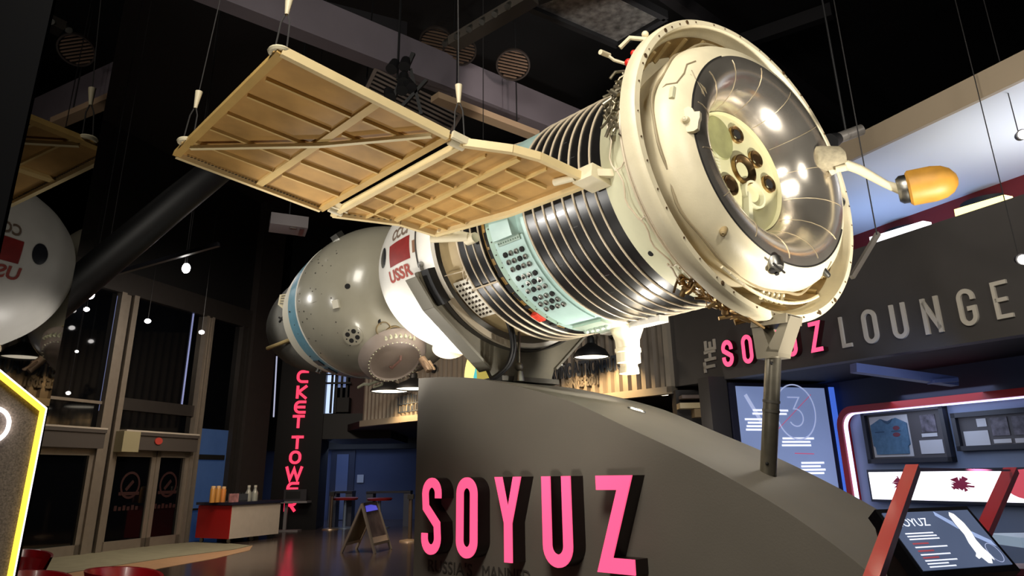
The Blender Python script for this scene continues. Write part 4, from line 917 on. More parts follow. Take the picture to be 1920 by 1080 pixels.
for k in range(46): c = SPt(2.22-k*.027, 2.84, .014); mb.bar(c, SPt(2.22-k*.027, 2.84, .016), .012, .022)
mb.build('edge_holes', M_hole, w1, 0)
mb = MB()
for k in range(10): c = SPt(.92-k*.04, 2.80-.03*k, .014); mb.bar(c, c+V((0, 0, -.002)), .012, .022)
mb.build('edge_holes', M_hole, w2_, 0)
for pt_ in ((2.33, 1.0), (2.3, 2.66)):
    mb = MB(); c = SPt(*pt_, .0); mb.tube([c+V((.06*cos(k*pi/8), .06*sin(k*pi/8), .01)) for k in range(16)], .02, 6, True); mb.build('lifting_eye', M_cream, w1)
mb = MB(); mb.box(.0, 1, 0, 1, 0, 1, lambda x, y, z: SPt(-.06+.2*x, .56+.2*y, -.06+.12*z)); mb.cyl(SPt(.16, .72, .03), SPt(.2, .9, .03), .03, n=10); mb.bar(SPt(.1, .62, 0), LP(.5, 1.1, 190), .06, .06); mb.build('root_bracket', M_cream, w2_)
mb = MB(); mb.cyl(SPt(.18, 2.56, .04), LP(2.25, 1.14, 192), .04, n=14); mb.cyl(LP(2.3, 1.12, 193), LP(2.18, 1.12, 193), .05, n=12); mb.bar(SPt(.22, 2.42, .0), LP(2.3, 1.06, 191), .05, .05); mb.build('root_strut', M_cream, w2_)

# ================================================================== cradle, pole
zp = top_pt(-3.0)[0]
cr_ = thing('steel_cradle', PD.T(-3.0, zp), 'olive grey steel saddle cradle under the white capsule on top of the plinth', 'cradle')
yb = -(C0.z + A.z*3.1 - zp)   # local height of plinth top below the axis
def saddle(t0, t1, r_in, name, m, a_l=-160, a_r=-20, inset=0):
    inner = [(r_in*cos(rad(a)), r_in*sin(rad(a))) for a in range(a_l, a_r+1, 4)]
    o1 = ((r_in+.10)*cos(rad(a_r+1)), (r_in+.10)*sin(rad(a_r+1))); o0 = ((r_in+.10)*cos(rad(a_l-1)), (r_in+.10)*sin(rad(a_l-1)))
    outer = [o1, (1.02, -.72), (.45, yb+.16), (.4, yb+.02), (-.32, yb+.02), (-.36, yb+.10), (-.98, -.74), o0]
    return MB().prism(inner+outer, t0, t1, L).build(name, m, cr_, 30)
saddle(3.02, 3.07, 1.10, 'web_plate', M_olive)
for (p, q) in (((-1.17, -.45), (-.98, -.74)), ((-.98, -.74), (-.36, yb+.10)), ((1.17, -.45), (1.02, -.72)), ((1.02, -.72), (.45, yb+.16))):
    fl2 = MB(); d_ = V((q[0]-p[0], q[1]-p[1])).normalized(); o_ = V((-d_.y, d_.x))*(.012 if p[0] > 0 else -.012); P = []
    for g in (-1, 1): P += [L(p[0]+o_.x*g, p[1]+o_.y*g, 2.98), L(p[0]+o_.x*g, p[1]+o_.y*g, 3.16), L(q[0]+o_.x*g, q[1]+o_.y*g, 3.16), L(q[0]+o_.x*g, q[1]+o_.y*g, 2.98)]
    fl2.add(P, [(0, 1, 2, 3), (7, 6, 5, 4), (0, 4, 5, 1), (1, 5, 6, 2), (2, 6, 7, 3), (3, 7, 4, 0)]); fl2.build('flange', mat('olive_flange', C(128, 124, 112), .45, .2), cr_, 0)
lb = MB(); lbox(lb, 2.95, 3.1, -158, -30, 1.088, 1.102, 30); lb.build('pad', mat('dark_pad', C(52, 48, 42), .6), cr_, 20)
lb = MB(); lbox(lb, 2.9, 3.12, -161, -142, 1.09, 1.17, 8)
for k in range(6): lb.cyl(LP(3.13, 1.13, -159+k*3), LP(3.16, 1.13, -159+k*3), .018, n=10)
lb.build('clamp_block', M_dark, cr_, 20)
lb = MB(); lbox(lb, 2.9, 2.94, -142, -96, 1.04, 1.10, 14); lb.build('lip', mat('pale_lip', C(176, 164, 144), .4, .3), cr_, 20)
MB().box(-.3, .4, yb-.02, yb+.03, 2.9, 3.2, L).build('base_plate', M_dsteel, cr_, 0)
mb = MB()
for k in range(4):
    du = (k % 2)*5-2; dy = .03*k
    mb.tube(cr([tuple(aty(u+du, v, 7.62+dy)) for u, v in ((948, 590), (959, 622), (962, 655), (953, 684), (934, 703), (920, 711))], 4), .019, 8)
tag(mb.build('cable_bundle', mat('black_cable', C(18, 18, 20), .45)), 'bundle of thick black cables dropping from the spacecraft beside the cradle', 'cable')
mb = MB(); q0_ = aty(973, 706, 7.8); q1_ = aty(973, 622, 7.8); mb.tube([q0_, q1_], .014, 8); mb.ball(q0_+V((0, 0, .1)), .045, 8); mb.cyl(q0_-V((0, 0, .05)), q0_+V((0, 0, .05)), .06, .04)
tag(mb.build('thin_post', M_steel), 'thin steel post with a knuckle beside the black cable bundle', 'post')

pb_ = V((1.93, 6.07, top_pt(-.23)[0]-.01)); ptp = aty(1450, 668, 5.94)
pole = thing('support_pole', pb_, 'steel support pole with a pierced bracket under the engine ring', 'pole')
MB().cyl(pb_, ptp+(ptp-pb_).normalized()*.05, .062, n=32).build('pole', mat('worn_steel_tube', C(132, 126, 112), .3, .75, var=.15, scale=9), pole)
mb = MB(); dirp = (ptp-pb_).normalized()
for f_ in (.52, .6): c = pb_+(ptp-pb_)*f_; mb.cyl(c, c+dirp*.02, .066, n=32)
mb.build('clamp_ring', M_dsteel, pole)
mb = MB(); c = pb_+dirp*.08; mb.ball(c+V((-.03, -.055, 0)), .013, 6); mb.ball(ptp-dirp*.06+V((-.03, -.055, 0)), .013, 6); mb.build('bolt', M_dark, pole)
bt = LP(.06, 1.36, -90); sx = PD.d; ny = PD.n; o0 = V((ptp.x, ptp.y, ptp.z-.02)); hgt = bt.z-o0.z+.02
BT = lambda x, y, h: o0 + sx*x + V((0, 0, y)) + ny*h + (bt-V((ptp.x, ptp.y, bt.z)))*(y/hgt)
mb = MB()
mb.prism([(-.09, 0), (.09, 0), (.09, .05), (.02, .06), (-.09, hgt), (-.17, hgt)], -.1, .1, BT)
mb.prism([(-.02, .05), (.09, .03), (.17, hgt), (.11, hgt)], -.1, .1, BT); mb.box(-.15, .15, hgt-.05, hgt+.02, -.13, .13, BT)
mb.build('bracket', mat('grey_bracket', C(132, 124, 106), .45, .2), pole, 0)

# ================================================================== suspension wires and ceiling things
wl = [((2.33, 1.0), 575, -40, 'outer far corner of the solar panel'), ((2.3, 2.66), 480, -30, 'outer near corner of the solar panel'), ((1.0, 1.0), 828, -30, 'inner far corner of the outer solar panel')]
for p, u, v, lb_ in wl:
    a = SPt(*p, -.03); top = atz(u, v, 10.6) if True else 0
    d = ray(u, v); 
    # the wire rises nearly straight up
    top = V((a.x+.0, a.y+.0, 10.6)); off = {575: V((.25, .3, 0)), 480: V((.5, 0, 0)), 828: V((-.12, .1, 0))}[u]; top = top+off
    t = thing('suspension_wire', a, 'thin steel wire from the ceiling to the %s' % lb_, 'wire', 'suspension wires')
    MB().tube([a+(top-a)*.07, top], .0045, 6).build('wire', M_wire, t)
    k = a+(top-a)*.07; MB().cyl(k, k-(k-a)*.35, .03, .014, 12).build('turnbuckle', M_cream, t)
    mb = MB()
    for sgn in (-1, 1): mb.tube([k-(k-a)*.3, (k+a)/2+V((.03*sgn, 0, 0)), a+V((.04*sgn, 0, 0))], .006, 6)
    mb.build('sling', M_wire, t)
for i, (u, v0, v1, y) in enumerate([(1643, 110, 440, 7.8), (905, 160, 262, 10.5), (600, 40, 130, 11), (190, 480, 540, 12), (345, 430, 500, 12)]):
    a = aty(u, v0, y); b = aty(u+1, v1, y); a = V((b.x, b.y, 10.6))
    tag(MB().tube([a, b], .007, 6).build('hanging_wire', M_wire), ['thin dark wire hanging in front of the white soffit', 'thin dark wire crossing the grey ceiling beam', 'thin dark wire above the outer solar panel', 'thin wire above the left window lamps', 'thin wire carrying the brightest lamp near the entrance'][i], 'wire', 'hanging wires')
# big ceiling beam
M_beam = mat('lilac_grey_beam', C(120, 112, 120), .6, var=.08, scale=1.2)
zbm = 8.0
b1, b2 = atz(470, 30, zbm), atz(1010, 238, zbm); dirb = (b2-b1).normalized(); b1 = b1-dirb*1.5; b2 = b2+dirb*2.2
tag(MB().bar(b1+V((0, 0, .33)), b2+V((0, 0, .33)), .3, .66).build('ceiling_beam', M_beam, smooth=0), 'large lilac grey ceiling beam running behind the solar panel', 'beam')
p1 = aty(815, 182, 10.8); p2 = aty(1004, 254, 12.2)
t = thing('light_batten', (p1+p2)/2, 'pale tan flat batten below the grey ceiling beam', 'batten')
MB().bar(p1, p2, .22, .11).build('body', mat('pale_tan_batten', C(176, 150, 122), .5), t, 0)
for q in (.2, .8): c = p1+(p2-p1)*q; MB().tube([c, V((c.x, c.y, 10.6))], .012, 6).build('hanger', M_black2, t)
light('beam_wash', 'SPOT', (1.2, 8.0, 6.6), 300, (1, .85, .75), b2-dirb*2.6, .2, 40)
# lighting bar with lamps
p1 = aty(850, 82, 9); p2 = aty(1000, -6, 8.2)
t = thing('lighting_bar', (p1+p2)/2, 'dark lighting bar with small lamps at the top, above the grille vents', 'lighting bar')
MB().bar(p1, p2, .22, .14).build('bar', mat('dark_bar', C(74, 68, 62), .5, .3), t, 0)
for k in range(6):
    c = p1+(p2-p1)*(.05+k*.16)+V((-.12, 0, .02)); MB().cyl(c, c+V((-.05, -.05, -.09)), .035, .045, 12).build('lamp', M_steel, t)
p1 = aty(700, 150, 10.2); p2 = aty(760, 108, 9.8)
t = thing('lamp_cluster', (p1+p2)/2, 'cluster of dark stage lamps hanging over the far edge of the solar panel', 'stage lamp')
rr = random.Random(6)
for k in range(7):
    c = aty(712+rr.uniform(0, 62), 170-rr.uniform(0, 70), 10); MB().cyl(c, c+V((rr.uniform(-.15, .15), -.1, -.18)), .07, .09, 14).build('lamp', M_black2, t)
    MB().ball(c+V((.02, -.1, -.1)), .022, 6).build('knob', M_steel, t)
c = aty(745, 150, 10); MB().tube([c, V((c.x, c.y, 10.6))], .02, 6).build('hanger', M_black2, t)
MB().bar(aty(735, 190, 10), aty(775, 100, 10), .06, .06).bar(aty(740, 215, 10), aty(800, 150, 10), .05, .05).bar(aty(770, 130, 10), aty(790, 215, 10), .05, .05).build('frame', M_black2, t, 0)
# grille vents
for i, (u, v, r_) in enumerate([(962, 120, .3), (862, 92, .3), (818, 78, .3)]):
    c = aty(u, v, 11.5); t = thing('vent_grille', c, ['round slatted vent, rightmost of the three behind the lighting bar', 'round slatted vent in the middle behind the lighting bar', 'round slatted vent, leftmost and dimmest behind the lighting bar'][i], 'vent', 'round vents in the ceiling')
    tz = V((0, -.55, -.83)); tx = V((.93, .2, -.13)).normalized(); ty = tz.cross(tx).normalized(); tz = tx.cross(ty)
    G = lambda x, y, h: c + tx*x + ty*y + tz*h
    MB().lathe([(0, r_), (.06, r_), (.06, r_*.9), (0, r_*.9)], G, 36).build('rim', mat('vent_rim', C(52, 44, 40), .5), t)
    mb = MB()
    for k in range(-4, 5):
        y = k*r_*.2; hw = sqrt(max(r_*r_*.8-y*y, .001)); mb.box(-hw, hw, y-.012, y+.012, .0, .03, G)
    mb.build('slats', mat('vent_slat', C(112, 90, 74), .5), t, 0)
# louvred panel behind the solar panel, hangers
c0_, c1_ = aty(690, 160, 11.2), aty(850, 238, 11.8)
t = thing('louvre_panel', (c0_+c1_)/2, 'dark louvred ceiling panel with pale slats behind the far edge of the solar panel', 'ceiling panel')
dl_ = (c1_-c0_).normalized(); dn_ = V((0, -.45, -.9)); up_ = dl_.cross(dn_).normalized()
mb = MB()
for k in range(9): mb.bar(c0_+up_*(.085*k-.36), c1_+up_*(.085*k-.36), .03, .02, dn_)
mb.bar(c0_-up_*.38, c0_+up_*.38, .06, .05, dn_); mb.bar(c1_-up_*.38, c1_+up_*.38, .06, .05, dn_)
mb.build('slats', mat('grey_slat', C(120, 108, 100), .5), t, 0)
MB().tube([c0_+up_*.1, V((c0_.x, c0_.y+.1, 10.6))], .012, 6).build('hanger', M_black2, t); MB().tube([c1_+up_*.1, V((c1_.x, c1_.y+.1, 10.6))], .012, 6).build('hanger', M_black2, t)
# mesh ceiling panel
P = [aty(1000, 14, 8.4), aty(1158, 80, 8.4+.9), aty(1250, 22, 8.2), aty(1120, -30, 7.4)]
cz_ = sum(p.z for p in P)/4
P = [atz(u, v, 8.2) for u, v in ((985, 8), (1158, 82), (1248, 30), (1110, -40))]
t = thing('mesh_panel', sum(P, V())/4, 'silvery grey ribbed mesh ceiling panel above the engine ring', 'ceiling panel')
mb = MB(); nst = 46
for k in range(nst):
    f0, f1 = k/nst, (k+.6)/nst; a, b = P[0]+(P[3]-P[0])*f0, P[1]+(P[2]-P[1])*f0; c, d = P[1]+(P[2]-P[1])*f1, P[0]+(P[3]-P[0])*f1
    up_ = V((0, 0, .02)); mb.add([a, b, c, d, a+up_, b+up_, c+up_, d+up_], [(0, 1, 2, 3), (7, 6, 5, 4), (0, 4, 5, 1), (1, 5, 6, 2), (2, 6, 7, 3), (3, 7, 4, 0)])
mb.build('mesh', mat('silver_mesh', C(150, 146, 142), .3, .7, var=.6, scale=8), t, 0)
mb = MB()
for a, b in zip(P, P[1:]+P[:1]): mb.bar(a, b, .1, .14)
mb.build('frame', M_black2, t, 0)
light('mesh_wash', 'SPOT', P[1]+V((.9, -1.4, -2.0)), 160, (1, .95, .9), P[1]+V((0, -.25, 0)), .1, 50)
# projector box
c = aty(541, 421, 13.5); bx_ = V((.93, .35, -.04)).normalized(); by_ = V((-.35, .93, 0)).normalized()
t = thing('projector', c, 'white box shaped projector hanging near the ceiling beyond the solar panel', 'projector')
BX = lambda x, y, z: c + bx_*x + by_*y + V((0, 0, z))
MB().box(-.34, .34, -.28, .28, -.11, .11, BX).build('body', mat('grey_white_case', C(150, 142, 142), .5), t, 0)
MB().box(.02, .14, -.2, -.1, -.125, -.108, BX).box(.2, .28, -.2, .2, -.12, -.108, BX).build('vent', M_steel, t, 0); MB().tube([BX(0, 0, .11), BX(0, 0, 10.6-c.z)], .02, 8).build('hanger', M_black2, t)
light('projector_wash', 'POINT', c+V((-.2, -1.0, -1.0)), 7, (1, .9, .9), size=.2)
# pendant lamps, plus bulbs standing in for lamp reflections in the window glass
for i, (u, v, y, r_, st, lb_) in enumerate([(349, 503, 12, .065, 26, 'brightest hanging lamp left of the solar panel tip'), (170, 552, 12, .06, 22, 'bright lamp directly above another by the left windows'), (162, 580, 18.0, .07, 12, 'oval lamp reflection, built as a bulb, just below the bright one by the left windows'), (277, 602, 18.6, .075, 12, 'oval lamp reflection, built as a bulb, in the wide entrance window'), (378, 623, 19.6, .07, 12, 'oval lamp reflection, built as a bulb, at the second tall window post'), (121, 568, 12, .02, 8, 'tiny lamp at the edge of the dark mirrored column'), (109, 622, 12, .03, 6, 'small lamp low beside the dark mirrored column'), (144, 659, 17, .04, 4, 'small dim lamp in the left window'), (128, 737, 17, .05, 7, 'small lamp low in the left window')]):
    c = aty(u, v, y); t = thing('lamp_and_reflection', c, lb_, 'lamp', 'lamps by the entrance windows')
    MB().ball(c, r_, 10, (1, 1, .75 if i > 1 else 1.3)).build('bulb', glow('bulb_%d' % st, C(250, 244, 240), st), t)
    MB().tube([c+V((0, 0, r_)), V((c.x, c.y, 10.6))], .008, 6).build('cord', M_black2, t)
light('entrance_fill', 'AREA', (-6.6, 18.5, 6.0), 105, (1, .88, .75), (-9, 21, 0), 1.5)
light('bar_fill', 'AREA', (-4.6, 17.5, 5.5), 210, (1, .8, .6), (-4.2, 19, 0), .8)
# track rail
t = thing('light_track', aty(270, 500, 12), 'dark light track with one end given a glow for its glint near the left windows', 'light track')
MB().bar(aty(130, 537, 12), aty(410, 458, 11.5), .07, .07).build('rail', mat('track_grey', C(52, 52, 60), .4, .4), t, 0)
MB().bar(aty(176, 525, 11.9), aty(194, 519, 11.9), .09, .05).build('bright_end', mat('glint_end', C(230, 230, 235), .3, .3, emit=C(200, 200, 210), es=.6), t, 0)  # emission put in for the glint on the rail
# dark duct
tag(MB().tube([aty(20, 640, 9), aty(330, 380, 9.5), aty(480, 260, 10.5)], .22, 18).build('air_duct', mat('dark_duct', C(13, 13, 15), .55)), 'dark round air duct running diagonally below the solar panel tip', 'duct')
# spotlight fitting above right of engine ring
c = aty(1595, 252, 8.0); t = thing('stage_spotlight', c, 'grey stage spotlight on a stem right of the engine ring', 'spotlight')
MB().cyl(c+V((-.16, 0, -.05)), c+V((.14, 0, .06)), .065, .065, 20).build('barrel', mat('grey_can', C(150, 144, 138), .35, .5), t)
MB().cyl(c+V((-.16, 0, -.05)), c+V((-.28, -.06, -.12)), .07, .1, 20).build('snoot', M_black2, t)
MB().tube([c+V((-.05, 0, .03)), V((c.x-.06, c.y, 10.6))], .014, 8).build('stem', M_black2, t)
tag(MB().bar(aty(1646, 438, 8.2), aty(1597, 520, 8.0), .05, .05).build('brace_bar', mat('light_grey_bar', C(150, 142, 132), .5), smooth=0), 'slanting grey bar between the engine ring and the white tube light', 'brace')
P = [atz(u, v, 9.0) for u, v in ((10, -30), (90, -20), (166, 37), (20, -4))]
t = thing('ceiling_board', sum(P, V())/4, 'dim brown ceiling board with a small lamp in the top left corner', 'ceiling panel')
MB().prism([(p.x, p.y) for p in P], 9.0, 9.08).build('board', mat('brown_board', C(112, 92, 60), .6), t, 0)
lp = atz(77, 6, 8.98); MB().lathe([(0, .0), (0, .05), (.03, .06)], lambda x, y, h: lp + V((x, y, h)), 16).build('lamp', glow('board_lamp', C(255, 225, 190), 5), t)
MB().tube([P[2]+(P[0]-P[2])*.3, P[2]+(P[0]-P[2])*.3+V((0, 0, 1.6))], .012, 6).build('hanger', M_black2, t)
light('board_wash', 'POINT', atz(70, 20, 8.5), 3, WARM, size=.1)
# dim ceiling girders
for i, (u0, v0, u1, v1, z_) in enumerate([(1240, -20, 1620, 250, 9.6), (1240, 130, 1560, 20, 10.41), (560, 10, 760, 60, 9.2)]):
    a, b = atz(u0, v0, z_), atz(u1, v1, z_); tag(MB().bar(a, b, .2, .3).build('girder', mat('dark_girder', C(36, 34, 38), .6), smooth=0), ['dark girder crossing above the engine ring', 'dark girder crossing the other one above the engine ring', 'dark girder at the top over the solar panel'][i], 'girder', 'dark ceiling girders')

# ================================================================== left foreground
# mirror clad column (it reflects the capsule)
nx = V((.9956, .0935, 0)); ty_ = V((-.0935, .9956, 0)); cm0 = V((-2.905, 4.07, 0))
M_mir = mat('dark_mirror_cladding', C(66, 65, 64), .012, 1)
CB = lambda x, y, z: cm0 + ty_*x - nx*y + V((0, 0, z))
col_ = thing('column', cm0+ty_*.42-nx*.5, 'square column clad in dark mirror at the left edge', 'column', kind='structure'); del col_['label']; del col_['category']
col_.name = 'trim_16'
MB().box(0, .86, .02, 1.0, 0, 10.6, CB).build('core', mat('column_grey', C(9, 9, 11), .8, spec=.1), col_, 0)
MB().box(0, .86, 0, .02, .0, 10.6, CB).build('mirror_cladding', M_mir, col_, 0)
# hexagonal neon sign
PH_ = Plane(aty(80, 770, 3.4), (1, .6))
hx = [PH_.uv(80, 768), PH_.uv(18, 1084), PH_.uv(10, 1130)]
p_top = PH_.uv(-60, 655); hexo = [(-1.0, .3), (PH_.uv(18, 1084)[0], .55), PH_.uv(18, 1084), PH_.uv(80, 768), PH_.uv(-60, 655), (-1.0, PH_.uv(-60, 655)[1]-.1)]
t = thing('neon_sign', PH_.T(-.5, 0), 'angular sign of dark mesh with a bright yellow edge at the left border', 'sign')
z_low = PH_.uv(18, 1084)
hexo = [(-1.1, 0), (z_low[0]-.01, 0), z_low, PH_.uv(80, 768), PH_.uv(-60, 655), (-1.1, PH_.uv(-60, 655)[1]+.0)]
MB().prism([(x, y) for i, (x, y) in enumerate(hexo)], -.06, -.02, PH_.T).build('panel', mat('dark_mesh_panel', C(120, 108, 96), .5, var=.45, scale=150), t, 0)
mb = MB(); ribbon(mb, [(z_low[0], 0), z_low, PH_.uv(80, 768), PH_.uv(-60, 655)], 0, .022, -.02, -.004, PH_.T); mb.build('yellow_edge', mat('yellow_neon', C(255, 226, 90), .5, emit=C(255, 214, 60), es=1.6), t, 30)
mb = MB(); ribbon(mb, [(z_low[0]+.014, 0), (z_low[0]+.014, z_low[1]), (PH_.uv(80, 768)[0]+.014, PH_.uv(80, 768)[1]+.006), (PH_.uv(-60, 655)[0]+.008, PH_.uv(-60, 655)[1]+.014)], 0, .006, -.012, .0, PH_.T); mb.build('white_edge', glow('white_neon', C(255, 244, 250), 1.5), t, 30)
mb = MB(); a, z = PH_.uv(-19, 797); draw(mb, 'O', .15, .16, .016, -.02, .0, lambda x, y, h: PH_.T(a-.075+x, z-.08+y, h)); mb.build('neon_letter', glow('white_letter', C(255, 250, 255), 3), t, 30)
# red tub chairs
M_chair = mat('red_gloss_plastic', C(158, 16, 26), .3, coat=.3)
def tub_chair(c, r, ht, lb_):
    t = thing('tub_chair', V((c.x, c.y, 0)), lb_, 'chair', 'red tub chairs')
    T_ = lambda x, y, h: V((c.x+x, c.y+y, h))
    mb = MB(); n = 40
    P = []
    for k in range(n+1):
        a = rad(20+k*8); hh = ht-.06*cos(rad(k*8-160))**2*0 - .1*(abs(k-n/2)/(n/2))**2
        P.append([T_(r*.7*cos(a), r*.7*sin(a), .42), T_(r*1.0*cos(a), r*1.0*sin(a), hh), T_(r*.92*cos(a), r*.92*sin(a), hh-.005), T_(r*.6*cos(a), r*.6*sin(a), .46)])
    vs = [q for p in P for q in p]; fs = []
    for k in range(n):
        for i in range(3): fs.append((4*k+i, 4*k+4+i, 4*k+5+i, 4*k+1+i))
    mb.add(vs, fs); mb.build('shell', M_chair, t)
    MB().lathe([(.38, .0), (.40, r*.7), (.45, r*.72), (.47, r*.6), (.47, 0)], T_, 32).build('seat', M_chair, t)
    MB().cyl(T_(0, 0, .02), T_(0, 0, .4), .04).lathe([(0, .3), (.02, .3), (.03, .05)], T_, 28).build('pedestal', M_steel, t)
    return t
c = atz(232, 1086, .70); tub_chair(c, .36, .8, 'red tub chair at the lower left, right of the glowing sign')
c = atz(64, 1088, .70); tub_chair(c, .34, .78, 'red tub chair close beside the glowing sign edge')
c = atz(40, 1050, .70); tub_chair(c, .34, .82, 'red tub chair partly behind the glowing sign, furthest back')

# ================================================================== counter and things on it
k0 = atz(428, 1020, 0); k1 = atz(366, 1017, 0); k2 = atz(521, 1009, 0)
PKf = Plane(k0, (k2-k0)); wk = (k2-k0).length; PKs = Plane(k1, (k0-k1)); ws = (k0-k1).length
ct = thing('counter', (k1+k2)/2, 'low mobile counter with red end and off white front near the entrance', 'counter')
zc = PKf.uv(430, 946)[1]
dn = -PKf.n
KB = lambda x, y, z: k0 + PKf.d*x + (k1-k0).normalized()*y + V((0, 0, z))
MB().box(.02, wk, .02, ws, .12, zc, KB).build('body', M_dark, ct, 0)
MB().box(0, wk, 0, .03, .12, zc-.03, KB).build('front_panel', mat('offwhite_panel', C(196, 184, 170), .5, var=.04), ct, 0)
MB().box(-.03, 0, 0, ws, .12, zc-.03, KB).build('end_panel', mat('red_panel', C(172, 26, 26), .45), ct, 0)
MB().box(-.08, wk+.08, -.06, ws+.06, zc-.02, zc+.05, KB).build('worktop', mat('dark_blue_top', C(40, 40, 56), .3), ct, 0)
for x, y in ((.12, .12), (wk-.12, .12), (.12, ws-.12), (wk-.12, ws-.12), (wk*.5, .12)):
    MB().cyl(KB(x-.02, y, .06), KB(x+.02, y, .06), .06, n=14).bar(KB(x, y, .06), KB(x, y, .14), .04, .04).build('castor', M_steel, ct)
zc += .05
def topspot(u): a, _ = PKf.uv(u, 940); return a
for i, (u, hh, m_, lb_) in enumerate([(410, .42, mat('amber_jar', C(196, 140, 70), .3), 'amber jar with pale lid, leftmost on the counter'), (420, .42, mat('amber_jar', C(196, 140, 70), .3), 'amber jar with pale lid, middle of the three on the counter'), (430, .40, mat('orange_box', C(206, 130, 60), .5), 'orange tub, rightmost of the three on the counter')]):
    a = topspot(u)+.25; t = thing('jar', KB(a, .55, zc), lb_, 'jar', 'amber jars on the counter'); T_ = lambda x, y, h: KB(a+x, .55+y, zc+h)
    MB().lathe([(0, 0), (0, .075), (hh*.8, .08), (hh*.9, .06)], T_, 24).build('body', m_, t); MB().lathe([(hh*.88, .065), (hh, .065), (hh+.01, 0)], T_, 24).build('lid', mat('pale_lid', C(230, 190, 140), .4), t)
a = topspot(437); tag(MB().box(a-.05, a+.3, .1, .13, zc, zc+.22, KB).build('menu_card', mat('menu_card', C(170, 120, 120), .5, var=.4, scale=9), smooth=0), 'small pinkish menu card standing on the counter in front of the jars', 'card')
a = topspot(444); b = topspot(480); t = thing('tray', KB((a+b)/2, .5, zc), 'low grey rack of dark bottles across the middle of the counter', 'rack')
MB().box(a, b, .35, .75, zc, zc+.03, KB).box(a, b, .35, .38, zc, zc+.2, KB).box(a, b, .72, .75, zc, zc+.22, KB).build('frame', mat('grey_rack', C(90, 92, 98), .4, .4), t, 0)
for k in range(7): c = KB(a+(b-a)*(k+.5)/7, .55, zc+.03); MB().cyl(c, c+V((0, 0, .2)), .07, n=14).build('bottle', M_dark, t)
for i, u in enumerate((487, 499)):
    a = topspot(u); t = thing('bottle', KB(a, .5, zc), ['clear bottle on the counter, left of the other one', 'clear bottle on the counter at its right end'][i], 'bottle', 'clear bottles on the counter'); T_ = lambda x, y, h: KB(a+x, .5+y, zc+h)
    MB().lathe([(0, 0), (0, .1), (.22, .1), (.3, .05), (.36, .045), (.36, 0)], T_, 20).build('glass', mat('clear_bottle', C(150, 150, 140), .2), t); MB().lathe([(.36, .05), (.42, .05), (.42, 0)], T_, 16).build('cap', mat('pale_cap', C(200, 196, 180), .4), t)
# small table and monitor
tb = atz(533, 996, 0); t = thing('side_table', tb, 'small grey side table in front of the tower foot', 'table'); zt_ = .92
MB().box(-.35, .75, -.3, .3, zt_-.06, zt_, lambda x, y, z: tb+V((x, y, z))).build('table_top', mat('grey_top', C(130, 126, 128), .5), t, 0)
MB().bar(tb+V((0, 0, .03)), tb+V((0, 0, zt_-.06)), .1, .1).build('leg', mat('grey_leg', C(120, 116, 118), .5), t, 0); MB().box(-.4, .5, -.25, .25, 0, .04, lambda x, y, z: tb+V((x, y, z))).build('foot', mat('grey_leg', C(120, 116, 118), .5), t, 0)
mo = tb+V((.25, 0, zt_)); t = thing('monitor', mo, 'small dark monitor standing on the side table', 'monitor')
MB().box(-.35, .4, -.05, .1, .0, .36, lambda x, y, z: mo+V((x, y, z))).build('case', mat('dark_grey_case', C(56, 54, 58), .4), t, 0); MB().box(-.28, .2, -.06, -.04, .07, .3, lambda x, y, z: mo+V((x, y, z))).build('screen', M_dark, t, 0)
# A-frame sign
fA, fB = atz(703, 1038, 0), atz(733, 1030, 0); bA, bB = atz(640, 1037, 0), atz(668, 1029, 0)
apL = aty(679, 946, (fA.y+bA.y)/2); apR = aty(706, 943, (fB.y+bB.y)/2); apR.z = apL.z
t = thing('pavement_sign', (fA+bB)/2*1.0, 'silver folding A board sign standing on the dark floor', 'sign'); t.location.z = 0; WL[t] = V(t.location)
for nm_, a, b in (('front_board', fA, fB), ('back_board', bA, bB)):
    bw = MB()
    for p, q in ((a, apL), (b, apR)): bw.bar(p, q, .06, .05)
    low0, low1 = a+(apL-a)*.18, b+(apR-b)*.18; bw.bar(low0, low1, .05, .06); bw.bar(apL, apR, .06, .06)
    fm = bw.build(nm_, mat('silver_frame', C(176, 166, 156), .35, .5), t, 0)
    n_ = (b-a).cross(apL-a).normalized(); n_ = n_ if n_.y < 0 else -n_
    G = lambda x, y, h: (low0*(1-x)+low1*x)*(1-y)+(apL*(1-x)+apR*x)*y + n_*h
    MB().box(.05, .95, .0, .98, -.01, .01, G).build('poster', mat('dim_poster', C(92, 80, 84), .5, var=.5, scale=3) if nm_[0] == 'f' else mat('plain_back', C(122, 108, 86), .6), fm, 0)
    if nm_[0] == 'f':
        MB().prism([(.12+.0, .8), (.9, .82), (.86, .93), (.5, .97), (.14, .95)], .012, .02, G).build('blue_heading', mat('violet_heading', C(110, 110, 240), .5, emit=C(90, 90, 230), es=.5), fm, 0)
        MB().box(.05, .95, .0, .16, .012, .02, G).build('pale_strip', mat('pale_strip', C(190, 170, 158), .5), fm, 0)
# stanchions
for i, (u, v, vt) in enumerate([(619, 993, 925), (768, 1015, 942)]):
    b = atz(u, v, 0); t = thing('stanchion', b, ['metal barrier post left of the A board', 'metal barrier post at the left edge of the plinth'][i], 'barrier post', 'barrier posts')
    MB().cyl(b, b+V((0, 0, 1.15)), .05, n=16).build('post', mat('dull_post', C(110, 96, 84), .35, .6), t); MB().lathe([(0, 0), (0, .28), (.03, .27), (.06, .06)], lambda x, y, h: b+V((x, y, h)), 28).build('base', mat('post_base', C(170, 150, 130), .35, .6), t)
    MB().box(-.08, .08, -.08, .08, 1.05, 1.17, lambda x, y, z: b+V((x, y, z))).build('belt_head', M_black2, t, 0)
